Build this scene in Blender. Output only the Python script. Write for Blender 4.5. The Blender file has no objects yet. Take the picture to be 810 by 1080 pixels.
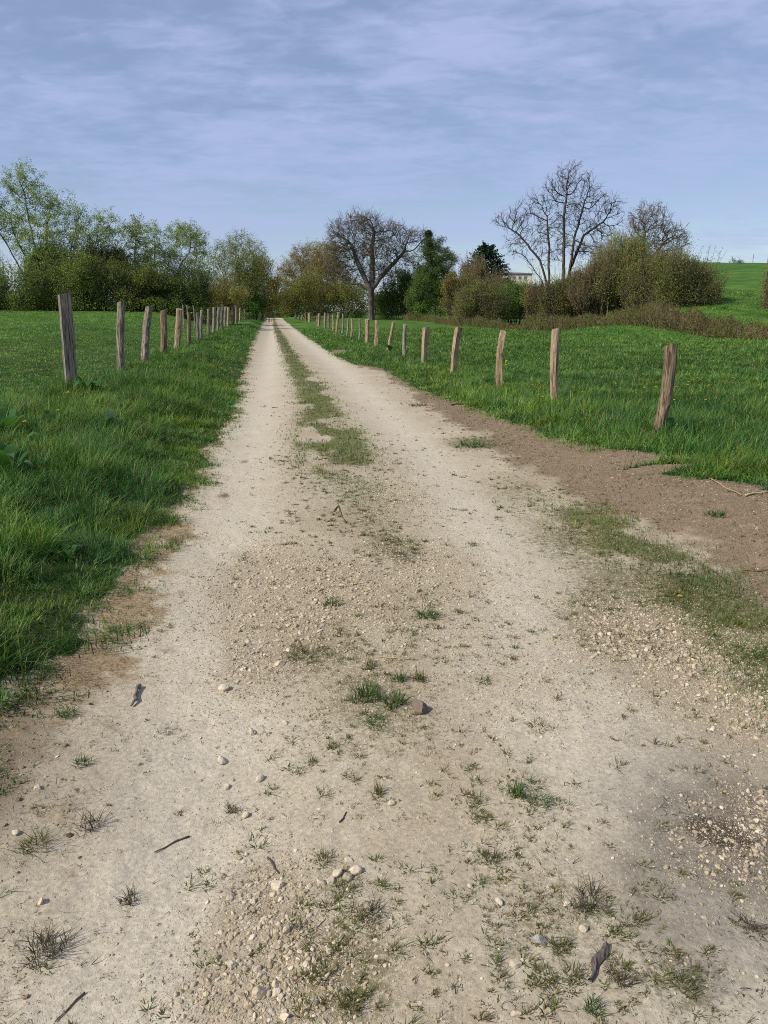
import bpy, math, random
import numpy as np
from math import radians, sin, cos, tan, atan, atan2, pi, sqrt

SEED = 7
rng = np.random.default_rng(SEED)
random.seed(SEED)
scene = bpy.context.scene
COL = scene.collection

# ------------------------------------------------------------------ camera geometry (survey of the place)
PW, PH, F = 810.0, 1080.0, 780.0
CX, CY, HZ = 405.0, 540.0, 328.0
CAMZ = 1.5
PITCH = atan((CY - HZ) / F)
cp, sp = cos(PITCH), sin(PITCH)
ALPHA = atan(((287 - CX) / F) / (cp + sp * (CY - HZ) / F))     # heading of the track
DV = np.array((sin(ALPHA), cos(ALPHA)))
NV = np.array((cos(ALPHA), -sin(ALPHA)))


def ray(u, v):
    x = (u - CX) / F
    y = (CY - v) / F
    return np.array((x, cp + y * sp, -sp + y * cp))


def P(u, v, D):
    """point seen at survey pixel (u, v) standing at forward distance D"""
    r = ray(u, v)
    k = D / r[1]
    return np.array((0, 0, CAMZ)) + r * k


def st(x, y):
    return x * DV[0] + y * DV[1], x * NV[0] + y * NV[1]


def xy(s, t):
    return s * DV[0] + t * NV[0], s * DV[1] + t * NV[1]


def sstep(a, b, x):
    k = np.clip((np.asarray(x, float) - a) / (b - a), 0, 1)
    return k * k * (3 - 2 * k)


# ------------------------------------------------------------------ noise
def _hash(ix, iy, seed):
    h = (ix.astype(np.int64) * 374761393 + iy.astype(np.int64) * 668265263 + seed * 1442695041) & 0xFFFFFFFF
    h = ((h ^ (h >> 13)) * 1274126177) & 0xFFFFFFFF
    h = ((h ^ (h >> 16)) * 2246822519) & 0xFFFFFFFF
    return ((h ^ (h >> 15)) & 0xFFFFFF) / float(0xFFFFFF)


def vn(x, y, seed=0):
    x = np.asarray(x, float)
    y = np.asarray(y, float)
    ix = np.floor(x)
    iy = np.floor(y)
    fx = x - ix
    fy = y - iy
    fx = fx * fx * (3 - 2 * fx)
    fy = fy * fy * (3 - 2 * fy)
    a = _hash(ix, iy, seed)
    b = _hash(ix + 1, iy, seed)
    c = _hash(ix, iy + 1, seed)
    d = _hash(ix + 1, iy + 1, seed)
    return (a + (b - a) * fx) * (1 - fy) + (c + (d - c) * fx) * fy


def fbm(x, y, f=1.0, octv=4, seed=0):
    """about -1..1"""
    s = 0
    a = 1.0
    tot = 0
    for o in range(octv):
        s = s + a * (vn(x * f + 17.3 * o, y * f - 9.1 * o, seed + o) * 2 - 1)
        tot += a
        a *= 0.5
        f *= 2.03
    return s / tot


# ------------------------------------------------------------------ terrain height
def zfun(x, y, detail=True):
    x = np.asarray(x, float)
    y = np.asarray(y, float)
    s, t = st(x, y)
    zl = np.interp(s, [0, 10, 30, 60, 120], [0.24, 0.26, 0.24, 0.42, 0.55])
    zl = zl + sstep(-3.6, -9, t) * (0.006 * np.clip(s, 0, 30) + 0.021 * np.clip(s - 20, 0, 80)) + 0.010 * np.clip(-t - 4, 0, 60)
    zr = np.interp(s, [0, 8, 15, 30, 60, 130], [0.08, 0.10, 0.0, 0.02, 0.12, 0.25])
    zr = zr + sstep(55, 110, s) * sstep(5, 14, t) * 0.35
    wl = sstep(-0.75, -2.3, t)
    wr = sstep(2.5, 3.7, t)
    z = zl * wl + zr * wr
    onw = (1 - wl) * (1 - wr)
    z = z + onw * np.interp(s, [0, 50, 130], [0, 0.0, 0.12])
    # wheel tracks and crown
    z = z - onw * 0.035 * (np.exp(-((t + 0.25) / 0.45) ** 2) + np.exp(-((t - 1.75) / 0.5) ** 2))
    # hill on the right
    q = np.where(y > 1, x / np.maximum(y, 1), 0)
    w = sstep(0.20, 0.40, q) * sstep(20, 30, y)
    h = 0.128 * np.clip(y - 42, 0, 300)
    h = 8.4 * (1 - np.exp(-np.clip(y - 41, 0, 400) / 42.0)) * 1.10
    z = z + w * h * (1 + 0.04 * fbm(x, y, 0.05, 2, 50))
    if detail:
        rr = np.sqrt(x * x + y * y)
        k = 1 / (1 + (rr / 25) ** 2)
        z = z + fbm(x, y, 0.9, 3, 3) * 0.03 * sstep(0.2, 1, wl + wr) + k * fbm(x, y, 2.2, 4, 5) * 0.014 + k * fbm(x, y, 16, 3, 9) * 0.0045
        z = z + sstep(60, 90, rr) * fbm(x, y, 0.15, 2, 70) * 0.15
    return z


def gp(u, v):
    r = ray(u, v)
    k0, kk = None, 0.3
    z = 0.0
    prev = 0.3
    while kk < 400:
        p = np.array((0, 0, CAMZ)) + r * kk
        if p[2] <= float(zfun(p[0], p[1], kk < 12)):
            lo, hi = prev, kk
            for _ in range(24):
                m = (lo + hi) / 2
                p = np.array((0, 0, CAMZ)) + r * m
                if p[2] <= float(zfun(p[0], p[1], kk < 12)):
                    hi = m
                else:
                    lo = m
            p = np.array((0, 0, CAMZ)) + r * hi
            return p
        prev = kk
        kk *= 1.03
    return p


def gps(L):
    return np.array([gp(u, v) for u, v in L])


def curve_ts(L):
    p = gps(L)
    s, t = st(p[:, 0], p[:, 1])
    o = np.argsort(s)
    return s[o], t[o]


# boundaries surveyed along the track, as t(s)
cL = curve_ts([(0, 716), (33, 697), (67, 690), (93, 660), (110, 630), (130, 592), (145, 567), (177, 533), (202, 505), (214, 477), (234, 455), (245, 425), (255, 392), (264, 366), (270, 352)])
cP = curve_ts([(62, 800), (110, 730), (150, 655), (163, 610), (186, 553), (203, 512), (222, 478), (240, 447), (250, 420), (259, 390), (267, 365), (272, 352)])
cR = curve_ts([(812, 512), (775, 489), (752, 484), (738, 492), (690, 500), (650, 496), (634, 474), (592, 464), (538, 445), (500, 429), (464, 420), (434, 407), (403, 389), (369, 383), (348, 372), (326, 357), (306, 343)])
cS = curve_ts([(815, 640), (737, 580), (691, 561), (619, 541), (577, 507), (500, 457), (464, 438), (434, 417), (404, 393), (369, 384)])
cC = curve_ts([(290, 343), (303, 370), (325, 405), (338, 435), (348, 462), (360, 488), (376, 512), (400, 545), (430, 582)])
cG = curve_ts([(606, 535), (640, 556), (690, 582), (740, 618), (790, 665), (850, 720)])


class Blob:
    def __init__(self, u, v, ru, rv, a=1.0):
        c = gp(u, v)
        d = np.linalg.norm(c - np.array((0, 0, CAMZ)))
        self.c = c
        self.rx = ru * d / F
        self.ry = abs(gp(u, v - rv * 0.5)[1] - gp(u, v + rv * 0.5)[1])
        self.a = a

    def __call__(self, x, y):
        return self.a * np.exp(-((x - self.c[0]) / self.rx) ** 2 - ((y - self.c[1]) / self.ry) ** 2)


KB = [Blob(*b) for b in [(265, 610, 50, 45), (300, 665, 50, 45), (345, 610, 60, 40, .6), (270, 700, 40, 40, .5), (275, 950, 45, 60), (265, 1030, 60, 70), (330, 1040, 50, 60, .6),
                         (700, 690, 80, 40), (640, 660, 60, 40, .7), (790, 760, 60, 40, .8), (760, 900, 60, 60, .7), (800, 860, 40, 40), (480, 600, 60, 40, .5), (410, 640, 80, 60, .5), (560, 720, 70, 40, .5), (420, 520, 50, 30, .5)]]
MB = [Blob(*b) for b in [(400, 545, 50, 30, .55), (420, 580, 30, 14, 1.2), (330, 680, 55, 34), (400, 745, 75, 55, .8), (560, 900, 60, 60, .4), (585, 1000, 70, 70, .5), (365, 1030, 48, 60, 1.4), (350, 930, 30, 30, .8),
                         (550, 520, 60, 26, .8), (600, 570, 60, 30, .9), (680, 625, 65, 34, 1.2), (760, 680, 70, 36, 1.2), (640, 660, 60, 40, .8), (500, 467, 36, 9, 1.2), (340, 520, 70, 40, .5), (310, 485, 30, 20, .5), (470, 650, 60, 40, .5), (730, 1040, 50, 40, .8), (420, 480, 50, 20, .4), (640, 950, 60, 40, .3), (700, 760, 70, 40, .4)]]
PB = [Blob(*b) for b in [(785, 930, 95, 130, 1.5), (725, 950, 50, 90, 1.0), (800, 850, 70, 60, .5), (30, 830, 120, 70, .35)]]  # soft darker patches in the ground colour, near right and near left
DK = [Blob(*b) for b in [(745, 872, 26, 18, 1.3), (770, 885, 26, 14, 1), (795, 978, 18, 7, 1.2), (180, 771, 20, 9, .9), (236, 523, 10, 4, 1.1), (258, 487, 7, 3, 1), (186, 573, 10, 4, 1), (428, 590, 14, 12, .9)]]


def fields(x, y):
    x = np.asarray(x, float)
    y = np.asarray(y, float)
    s, t = st(x, y)
    w1 = fbm(x, y, 1.7, 4, 21) * 0.16 + fbm(x, y, 9, 3, 25) * 0.07
    tL = np.interp(s, *cL) + w1
    tP = np.interp(s, *cP) + w1 * 0.9
    tR = np.interp(s, *cR) + fbm(x, y, 1.9, 3, 31) * 0.13 + fbm(x, y, 8, 3, 35) * 0.06
    tS = np.interp(s, *cS) + fbm(x, y, 1.5, 4, 41) * 0.2
    far = sstep(30, 45, s)
    GL = sstep(0.10, -0.08, t - tL)
    GR = sstep(-0.08, 0.10, t - tR)
    end = sstep(150, 160, s)
    # centre strip
    tc = np.interp(s, *cC)
    patch = sstep(-0.35, 0.2, fbm(x * NV[0] + y * NV[1], (x * DV[0] + y * DV[1]) * 0.45, 2.2, 3, 61) + 0.3 * sstep(14, 30, s) + 0.30)
    wC = np.interp(s, [5.5, 7, 9, 12, 30, 80], [0.15, 0.42, 0.50, 0.36, 0.30, 0.34])
    aC = np.interp(s, [4.6, 5.6, 6.4, 7.2, 8.2, 200], [0, 0.2, 0.45, 0.95, 1, 1])
    C = aC * patch * sstep(1.5, 0.25, np.abs(t - tc + fbm(x, y, 3, 4, 63) * 0.16) / wC)
    # green strip near the right bank
    tg = np.interp(s, *cG)
    s0, s1 = cG[0].min(), cG[0].max()
    E = sstep(1.8, 0.2, np.abs(t - tg + fbm(x, y, 3.5, 4, 65) * 0.2) / 0.26) * sstep(s1 + 0.3, s1 - 0.2, s)
    E = E * sstep(-0.75, 0.2, fbm(x, y, 4, 4, 66) + 0.15)
    # soil
    S = sstep(-0.28, 0.30, t - tS + fbm(x, y, 6, 3, 43) * 0.22) * (1 - GR) * (1 - far)
    nearL = sstep(3.3, 2.4, s) * sstep(-0.4, -1.2, t)
    dry = sstep(0.28, -0.22, t - tP + fbm(x, y, 7, 3, 45) * 0.2) * (1 - GL)
    S = np.maximum(S, 0.85 * nearL * dry)
    D = dry * (1 - 0.75 * nearL)
    bare = Bare(x, y)
    GR = GR * (1 - bare)
    S = np.maximum(S, bare)
    G = np.clip(np.maximum(np.maximum(GL, GR), end), 0, 1)
    K = sum(b(x, y) for b in KB)
    K = np.clip(K, 0, 1.2) * (1 - G)
    M = np.clip(sum(b(x, y) for b in MB), 0, 1.2) * (1 - G)
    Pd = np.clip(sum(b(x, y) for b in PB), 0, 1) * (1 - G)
    Dk = np.clip(sum(b(x, y) for b in DK), 0, 1.3)
    wheel = np.exp(-((t - np.interp(s, [2, 5, 20, 60], [-0.35, -0.35, -0.15, 0.05])) / 0.42) ** 2) + np.exp(-((t - np.interp(s, [2, 4, 8, 20, 60], [1.15, 1.35, 1.6, 1.75, 1.5])) / 0.42) ** 2)
    wheel = np.clip(wheel, 0, 1) * (1 - G)
    GLb = sstep(0.34, -0.06, t - tL + fbm(x, y, 5, 3, 47) * 0.22)
    GRb = sstep(-0.30, 0.05, t - tR + fbm(x, y, 5, 3, 48) * 0.20) * (1 - bare)
    return dict(GLb=GLb, GRb=GRb, s=s, t=t, G=G, GL=GL, GR=GR, C=C, E=E, S=S, D=D, K=K, M=M, P=Pd, Dk=Dk, W=wheel, tL=tL, tR=tR)


_bb = [Blob(*b) for b in [(358, 371, 9, 2.2, 1.1)]]


def Bare(x, y):
    return np.clip(sum(b(x, y) for b in _bb) * 1.4 - 0.2, 0, 1)


# ------------------------------------------------------------------ mesh helpers
def new_mesh(name, verts, faces, mats, parent=None, midx=None, tint=None, smooth=False, extra=None, top=True):
    """faces: list of int arrays (n,k); midx: list of ints or arrays per face block; tint (nverts,3)"""
    me = bpy.data.meshes.new(name)
    verts = np.ascontiguousarray(verts, np.float32)
    me.vertices.add(len(verts))
    me.vertices.foreach_set('co', verts.ravel())
    faces = [np.asarray(f, np.int32) for f in faces if len(f)]
    nl = sum(f.size for f in faces)
    nf = sum(len(f) for f in faces)
    loops = np.concatenate([f.ravel() for f in faces])
    tot = np.concatenate([np.full(len(f), f.shape[1], np.int32) for f in faces])
    start = np.concatenate([[0], np.cumsum(tot)[:-1]]).astype(np.int32)
    me.loops.add(nl)
    me.polygons.add(nf)
    me.loops.foreach_set('vertex_index', loops.astype(np.int32))
    me.polygons.foreach_set('loop_start', start)
    me.polygons.foreach_set('loop_total', tot)
    if midx is not None:
        mi = np.concatenate([np.broadcast_to(np.asarray(m, np.int32), (len(f),)) for m, f in zip(midx, faces)])
        me.polygons.foreach_set('material_index', mi.astype(np.int32))
    me.polygons.foreach_set('use_smooth', np.full(nf, bool(smooth)))
    for m in mats:
        me.materials.append(m)
    for nm, arr in ([('tint', tint)] if tint is not None else []) + list((extra or {}).items()):
        a = me.color_attributes.new(nm, 'FLOAT_COLOR', 'POINT')
        c = np.ones((len(verts), 4), np.float32)
        c[:, :3] = arr
        a.data.foreach_set('color', c.ravel())
    me.update(calc_edges=True)
    o = bpy.data.objects.new(name, me)
    COL.objects.link(o)
    if parent is not None:
        o.parent = parent
    return o


def tag(o, label=None, cat=None, group=None, kind=None):
    if label:
        o['label'] = label
    if cat:
        o['category'] = cat
    if group:
        o['group'] = group
    if kind:
        o['kind'] = kind
    return o


def empty(name, loc):
    o = bpy.data.objects.new(name, None)
    o.location = loc
    o.empty_display_size = 0.2
    COL.objects.link(o)
    return o


# ------------------------------------------------------------------ materials
class N:
    def __init__(self, name):
        self.m = bpy.data.materials.new(name)
        self.m.use_nodes = True
        self.t = self.m.node_tree
        self.t.nodes.clear()
        self.out = self.t.nodes.new('ShaderNodeOutputMaterial')

    def n(self, typ, **kw):
        nd = self.t.nodes.new(typ)
        for k, v in kw.items():
            setattr(nd, k, v)
        return nd

    def l(self, a, b):
        self.t.links.new(a, b)

    def put(self, sock, v):
        if isinstance(v, bpy.types.NodeSocket):
            self.l(v, sock)
        elif v is not None:
            if isinstance(v, (tuple, list)) and len(v) == 3 and sock.type == 'RGBA':
                v = (*v, 1)
            sock.default_value = v

    def mix(self, f, a, b, mode='MIX'):
        nd = self.n('ShaderNodeMix', data_type='RGBA', blend_type=mode)
        self.put(nd.inputs[0], f)
        self.put(nd.inputs[6], a)
        self.put(nd.inputs[7], b)
        return nd.outputs[2]

    def math(self, op, a, b=None, c=None, clamp=False):
        nd = self.n('ShaderNodeMath', operation=op, use_clamp=clamp)
        self.put(nd.inputs[0], a)
        if b is not None:
            self.put(nd.inputs[1], b)
        if c is not None:
            self.put(nd.inputs[2], c)
        return nd.outputs[0]

    def ramp(self, v, a, b):
        nd = self.n('ShaderNodeMapRange', interpolation_type='SMOOTHSTEP')
        self.put(nd.inputs[0], v)
        self.put(nd.inputs[1], a)
        self.put(nd.inputs[2], b)
        return nd.outputs[0]

    def noise(self, vec, scale, detail=4, rough=0.55, col=False):
        nd = self.n('ShaderNodeTexNoise')
        if vec is not None:
            self.l(vec, nd.inputs['Vector'])
        nd.inputs['Scale'].default_value = scale
        nd.inputs['Detail'].default_value = detail
        nd.inputs['Roughness'].default_value = rough
        return nd.outputs[1 if col else 0]

    def voro(self, vec, scale, rnd=1.0):
        nd = self.n('ShaderNodeTexVoronoi')
        self.l(vec, nd.inputs['Vector'])
        nd.inputs['Scale'].default_value = scale
        nd.inputs['Randomness'].default_value = rnd
        return nd.outputs['Distance'], nd.outputs['Color']

    def attr(self, name):
        nd = self.n('ShaderNodeVertexColor', layer_name=name)
        return nd.outputs[0]

    def sep(self, c):
        nd = self.n('ShaderNodeSeparateColor')
        self.l(c, nd.inputs[0])
        return nd.outputs

    def obj(self):
        return self.n('ShaderNodeTexCoord').outputs['Object']

    def mapping(self, vec, scale):
        nd = self.n('ShaderNodeMapping')
        self.l(vec, nd.inputs[0])
        nd.inputs['Scale'].default_value = scale
        return nd.outputs[0]

    def bsdf(self, col, rough=0.9, spec=0.2, bump=None, strength=0.5, dist=0.01, transl=0.0, tcol=None):
        b = self.n('ShaderNodeBsdfPrincipled')
        self.put(b.inputs['Base Color'], col)
        self.put(b.inputs['Roughness'], rough)
        b.inputs['Specular IOR Level'].default_value = spec
        if bump is not None:
            bn = self.n('ShaderNodeBump')
            bn.inputs['Strength'].default_value = strength
            bn.inputs['Distance'].default_value = dist
            self.l(bump, bn.inputs['Height'])
            self.l(bn.outputs[0], b.inputs['Normal'])
        o = b.outputs[0]
        if transl > 0:
            tr = self.n('ShaderNodeBsdfTranslucent')
            self.put(tr.inputs[0], tcol if tcol is not None else col)
            mx = self.n('ShaderNodeMixShader')
            mx.inputs[0].default_value = transl
            self.l(o, mx.inputs[1])
            self.l(tr.outputs[0], mx.inputs[2])
            o = mx.outputs[0]
        self.l(o, self.out.inputs[0])
        return self.m


def mat_tint(name, rough=0.6, spec=0.3, transl=0.0, var=0.0, vscale=2.0, warm=(1.25, 1.2, 0.7)):
    m = N(name)
    c = m.attr('tint')
    if var:
        f = m.noise(m.obj(), vscale, 3)
        c = m.mix(m.math('MULTIPLY', m.ramp(f, 0.35, 0.7), var), c, m.mix(1.0, c, (0.6, 0.65, 0.6), 'MULTIPLY'))
    tc = m.mix(1.0, c, warm, 'MULTIPLY') if transl else None
    return m.bsdf(c, rough, spec, transl=transl, tcol=tc)


def mat_ground():
    m = N('ground_surface')
    v = m.obj()
    a = m.sep(m.attr('cover'))      # grass soil | brown soil | gravel
    b = m.sep(m.attr('wear_dark'))       # moss | dark patches | wheel
    c = m.sep(m.attr('edge'))       # dry | dark litter | centre grass
    big = m.noise(v, 1.3, 5, 0.6)
    mid = m.noise(v, 9, 5, 0.65)
    fin = m.noise(v, 70, 5, 0.7)
    vf = m.noise(v, 320, 3, 0.7)
    dust = m.mix(m.ramp(mid, 0.3, 0.7), (0.355, 0.303, 0.217), (0.455, 0.402, 0.305))
    dust = m.mix(m.ramp(big, 0.35, 0.65), dust, (0.35, 0.288, 0.200))
    dust = m.mix(m.math('MULTIPLY', b[2], 0.7), dust, (0.535, 0.482, 0.380))
    # fine grit
    dust = m.mix(m.ramp(fin, 0.32, 0.72), m.mix(1.0, dust, (0.76, 0.74, 0.70), 'MULTIPLY'), m.mix(1.0, dust, (1.14, 1.14, 1.13), 'MULTIPLY'))
    soil = m.mix(m.ramp(fin, 0.3, 0.7), (0.105, 0.073, 0.043), (0.25, 0.187, 0.117))
    soil = m.mix(m.ramp(mid, 0.45, 0.75), soil, (0.235, 0.182, 0.125))
    sm = m.ramp(m.math('ADD', a[1], m.math('MULTIPLY', m.math('SUBTRACT', fin, 0.5), 0.9)), 0.25, 0.8)
    col = m.mix(sm, dust, soil)
    # dry straw edge
    dm = m.ramp(m.math('ADD', c[0], m.math('MULTIPLY', m.math('SUBTRACT', mid, 0.5), 1.6)), 0.35, 0.85)
    dryc = m.mix(m.ramp(fin, 0.3, 0.7), (0.125, 0.078, 0.036), (0.33, 0.235, 0.125))
    col = m.mix(m.math('MULTIPLY', dm, 0.85), col, dryc)
    # moss and trodden weeds
    mn = m.noise(v, 34, 6, 0.75)
    mn2 = m.noise(v, 110, 3, 0.6)
    mm = m.ramp(m.math('ADD', m.math('MULTIPLY', b[0], 0.20), m.math('ADD', m.math('MULTIPLY', mn, 0.6), m.math('MULTIPLY', mn2, 0.4))), 0.60, 0.68)
    mossc = m.mix(m.ramp(vf, 0.35, 0.65), (0.075, 0.060, 0.022), (0.15, 0.14, 0.055))
    col = m.mix(m.math('MULTIPLY', mm, m.math('MULTIPLY_ADD', b[0], 0.5, 0.25)), col, mossc)
    # dark grit all over
    gr = m.ramp(m.math('ADD', m.math('MULTIPLY', m.noise(v, 130, 3, 0.8), 0.7), m.math('MULTIPLY', m.noise(v, 4.5, 4, 0.6), 0.3)), 0.57, 0.66)
    col = m.mix(m.math('MULTIPLY', gr, 0.65), col, (0.11, 0.088, 0.058))
    col = m.mix(m.math('MULTIPLY', m.ramp(m.math('ADD', a[2], m.math('MULTIPLY', m.math('SUBTRACT', mid, 0.5), 0.8)), 0.25, 0.9), 0.6), col, m.mix(m.ramp(fin, 0.3, 0.7), (0.17, 0.128, 0.076), (0.37, 0.30, 0.195)))
    # pebbles set in the surface
    d1, c1 = m.voro(v, 62)
    d2, c2 = m.voro(v, 150)
    r1 = m.sep(c1)
    r2 = m.sep(c2)
    p1 = m.ramp(m.math('SUBTRACT', m.math('MULTIPLY', m.math('LESS_THAN', r1[0], m.math('ADD', m.math('MULTIPLY', a[2], 0.5), 0.015)), m.math('ADD', 0.25, m.math('MULTIPLY', r1[1], 0.25))), d1), -0.02, 0.10)
    p2 = m.ramp(m.math('SUBTRACT', m.math('MULTIPLY', m.math('LESS_THAN', r2[0], m.math('ADD', m.math('MULTIPLY', a[2], 0.5), 0.22)), m.math('ADD', 0.22, m.math('MULTIPLY', r2[1], 0.25))), d2), -0.02, 0.10)
    pc = m.mix(r1[2], (0.33, 0.28, 0.20), (0.52, 0.46, 0.36))
    pc2 = m.mix(r2[2], (0.22, 0.18, 0.13), (0.58, 0.52, 0.42))
    col = m.mix(m.math('MULTIPLY', p2, 0.8), col, pc2)
    col = m.mix(m.math('MULTIPLY', p1, 0.9), col, pc)
    # darker patches multiplied into the colour, then litter stains
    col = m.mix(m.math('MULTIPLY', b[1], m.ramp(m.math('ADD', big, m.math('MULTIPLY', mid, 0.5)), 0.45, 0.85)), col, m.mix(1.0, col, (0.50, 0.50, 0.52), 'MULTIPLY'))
    lk = m.ramp(m.math('ADD', m.math('MULTIPLY', c[1], 0.36), m.noise(v, 75, 5, 0.85)), 0.70, 0.90)
    col = m.mix(m.math('MULTIPLY', lk, 0.85), col, (0.075, 0.060, 0.043))
    # under the grass
    gsoil = m.mix(m.ramp(mid, 0.35, 0.65), (0.022, 0.030, 0.010), (0.045, 0.062, 0.018))
    gm = m.ramp(m.math('ADD', a[0], m.math('MULTIPLY', m.math('SUBTRACT', mid, 0.5), 0.5)), 0.35, 0.7)
    # sward far away: blades no longer stand out one by one
    geo = m.n('ShaderNodeNewGeometry')
    cs = m.n('ShaderNodeVectorMath', operation='LENGTH')
    m.l(geo.outputs['Position'], cs.inputs[0])
    farf = m.ramp(cs.outputs['Value'], 16.0, 48.0)
    sw1 = m.noise(v, 0.55, 5, 0.6)
    sw2 = m.noise(v, 3.5, 4, 0.7)
    sward = m.mix(m.ramp(sw1, 0.35, 0.68), (0.040, 0.098, 0.016), (0.085, 0.160, 0.024))
    sward = m.mix(m.math('MULTIPLY', m.ramp(sw2, 0.45, 0.75), 0.6), sward, (0.030, 0.068, 0.014))
    gcol = m.mix(farf, gsoil, sward)
    col = m.mix(gm, col, gcol)
    cgm = m.ramp(m.math('ADD', c[2], m.math('MULTIPLY', m.math('SUBTRACT', m.math('ADD', m.math('MULTIPLY', mid, 0.5), m.math('MULTIPLY', mn, 0.5)), 0.5), 2.2)), 0.35, 0.95)
    col = m.mix(m.math('MULTIPLY', cgm, 0.9), col, m.mix(m.ramp(fin, 0.35, 0.65), (0.070, 0.070, 0.026), (0.16, 0.14, 0.065)))
    hgt = m.math('ADD', m.math('MULTIPLY', fin, 0.5), m.math('MULTIPLY', vf, 0.25))
    hgt = m.math('ADD', hgt, m.math('ADD', m.math('MULTIPLY', p1, 0.7), m.math('MULTIPLY', p2, 0.35)))
    return m.bsdf(col, 0.95, 0.08, hgt, 0.75, 0.008)


def mat_wood(name, dark, mid_, light, moss=0.0):
    m = N(name)
    v = m.obj()
    g = m.noise(m.mapping(v, (34, 34, 1.6)), 1.0, 6, 0.7)
    k = m.noise(m.mapping(v, (11, 11, 2.2)), 1.0, 4, 0.6)
    cr = m.noise(m.mapping(v, (70, 70, 2.0)), 1.0, 2, 0.5)
    c = m.mix(m.ramp(g, 0.3, 0.7), mid_, light)
    c = m.mix(m.ramp(k, 0.52, 0.72), c, m.mix(1.0, c, (0.55, 0.52, 0.48), 'MULTIPLY'))
    ck = m.ramp(cr, 0.46, 0.36)
    c = m.mix(m.math('MULTIPLY', ck, 0.8), c, dark)
    if moss:
        mm = m.ramp(m.noise(v, 9, 4, 0.7), 0.5, 0.65)
        c = m.mix(m.math('MULTIPLY', mm, moss), c, (0.13, 0.16, 0.09))
    h = m.math('SUBTRACT', m.math('ADD', g, k), m.math('MULTIPLY', ck, 0.8))
    return m.bsdf(c, 0.9, 0.15, h, 0.8, 0.012)


M_GROUND = mat_ground()
M_GRASS = mat_tint('grass_blades', 0.55, 0.18, 0.30, warm=(1.2, 1.35, 0.6))
M_LEAF = mat_tint('leaf_blades', 0.6, 0.12, 0.45, warm=(1.25, 1.3, 0.5))
M_STONE_N = N('limestone')
_v = M_STONE_N.obj()
_c = M_STONE_N.attr('tint')
_f = M_STONE_N.noise(_v, 90, 4, 0.65)
M_STONE = M_STONE_N.bsdf(M_STONE_N.mix(M_STONE_N.ramp(_f, 0.3, 0.7), M_STONE_N.mix(1.0, _c, (0.74, 0.72, 0.68), 'MULTIPLY'), _c), 0.9, 0.15, _f, 0.4, 0.004)
M_BARK = mat_tint('tree_bark', 0.9, 0.1)
M_DRY = mat_tint('dry_matter', 0.85, 0.15, 0.15)
M_WGREY = mat_wood('weathered_grey_wood', (0.020, 0.016, 0.012), (0.115, 0.093, 0.066), (0.38, 0.325, 0.245))
M_WBROWN = mat_wood('weathered_brown_wood', (0.028, 0.020, 0.012), (0.125, 0.088, 0.054), (0.31, 0.23, 0.15))
M_WTAN = mat_wood('split_tan_wood', (0.08, 0.05, 0.026), (0.25, 0.165, 0.092), (0.46, 0.345, 0.215))
M_WPALE = mat_wood('peeled_pale_wood', (0.10, 0.065, 0.036), (0.27, 0.19, 0.115), (0.45, 0.345, 0.23))
M_WLICH = mat_wood('lichened_wood', (0.05, 0.045, 0.03), (0.17, 0.155, 0.105), (0.33, 0.31, 0.24), 0.6)


def plain(name, col, rough=0.7, spec=0.3, vs=0):
    m = N(name)
    c = col
    if vs:
        f = m.noise(m.obj(), vs, 4)
        c = m.mix(m.ramp(f, 0.3, 0.7), tuple(x * 0.75 for x in col), col)
    return m.bsdf(c, rough, spec)


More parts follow.
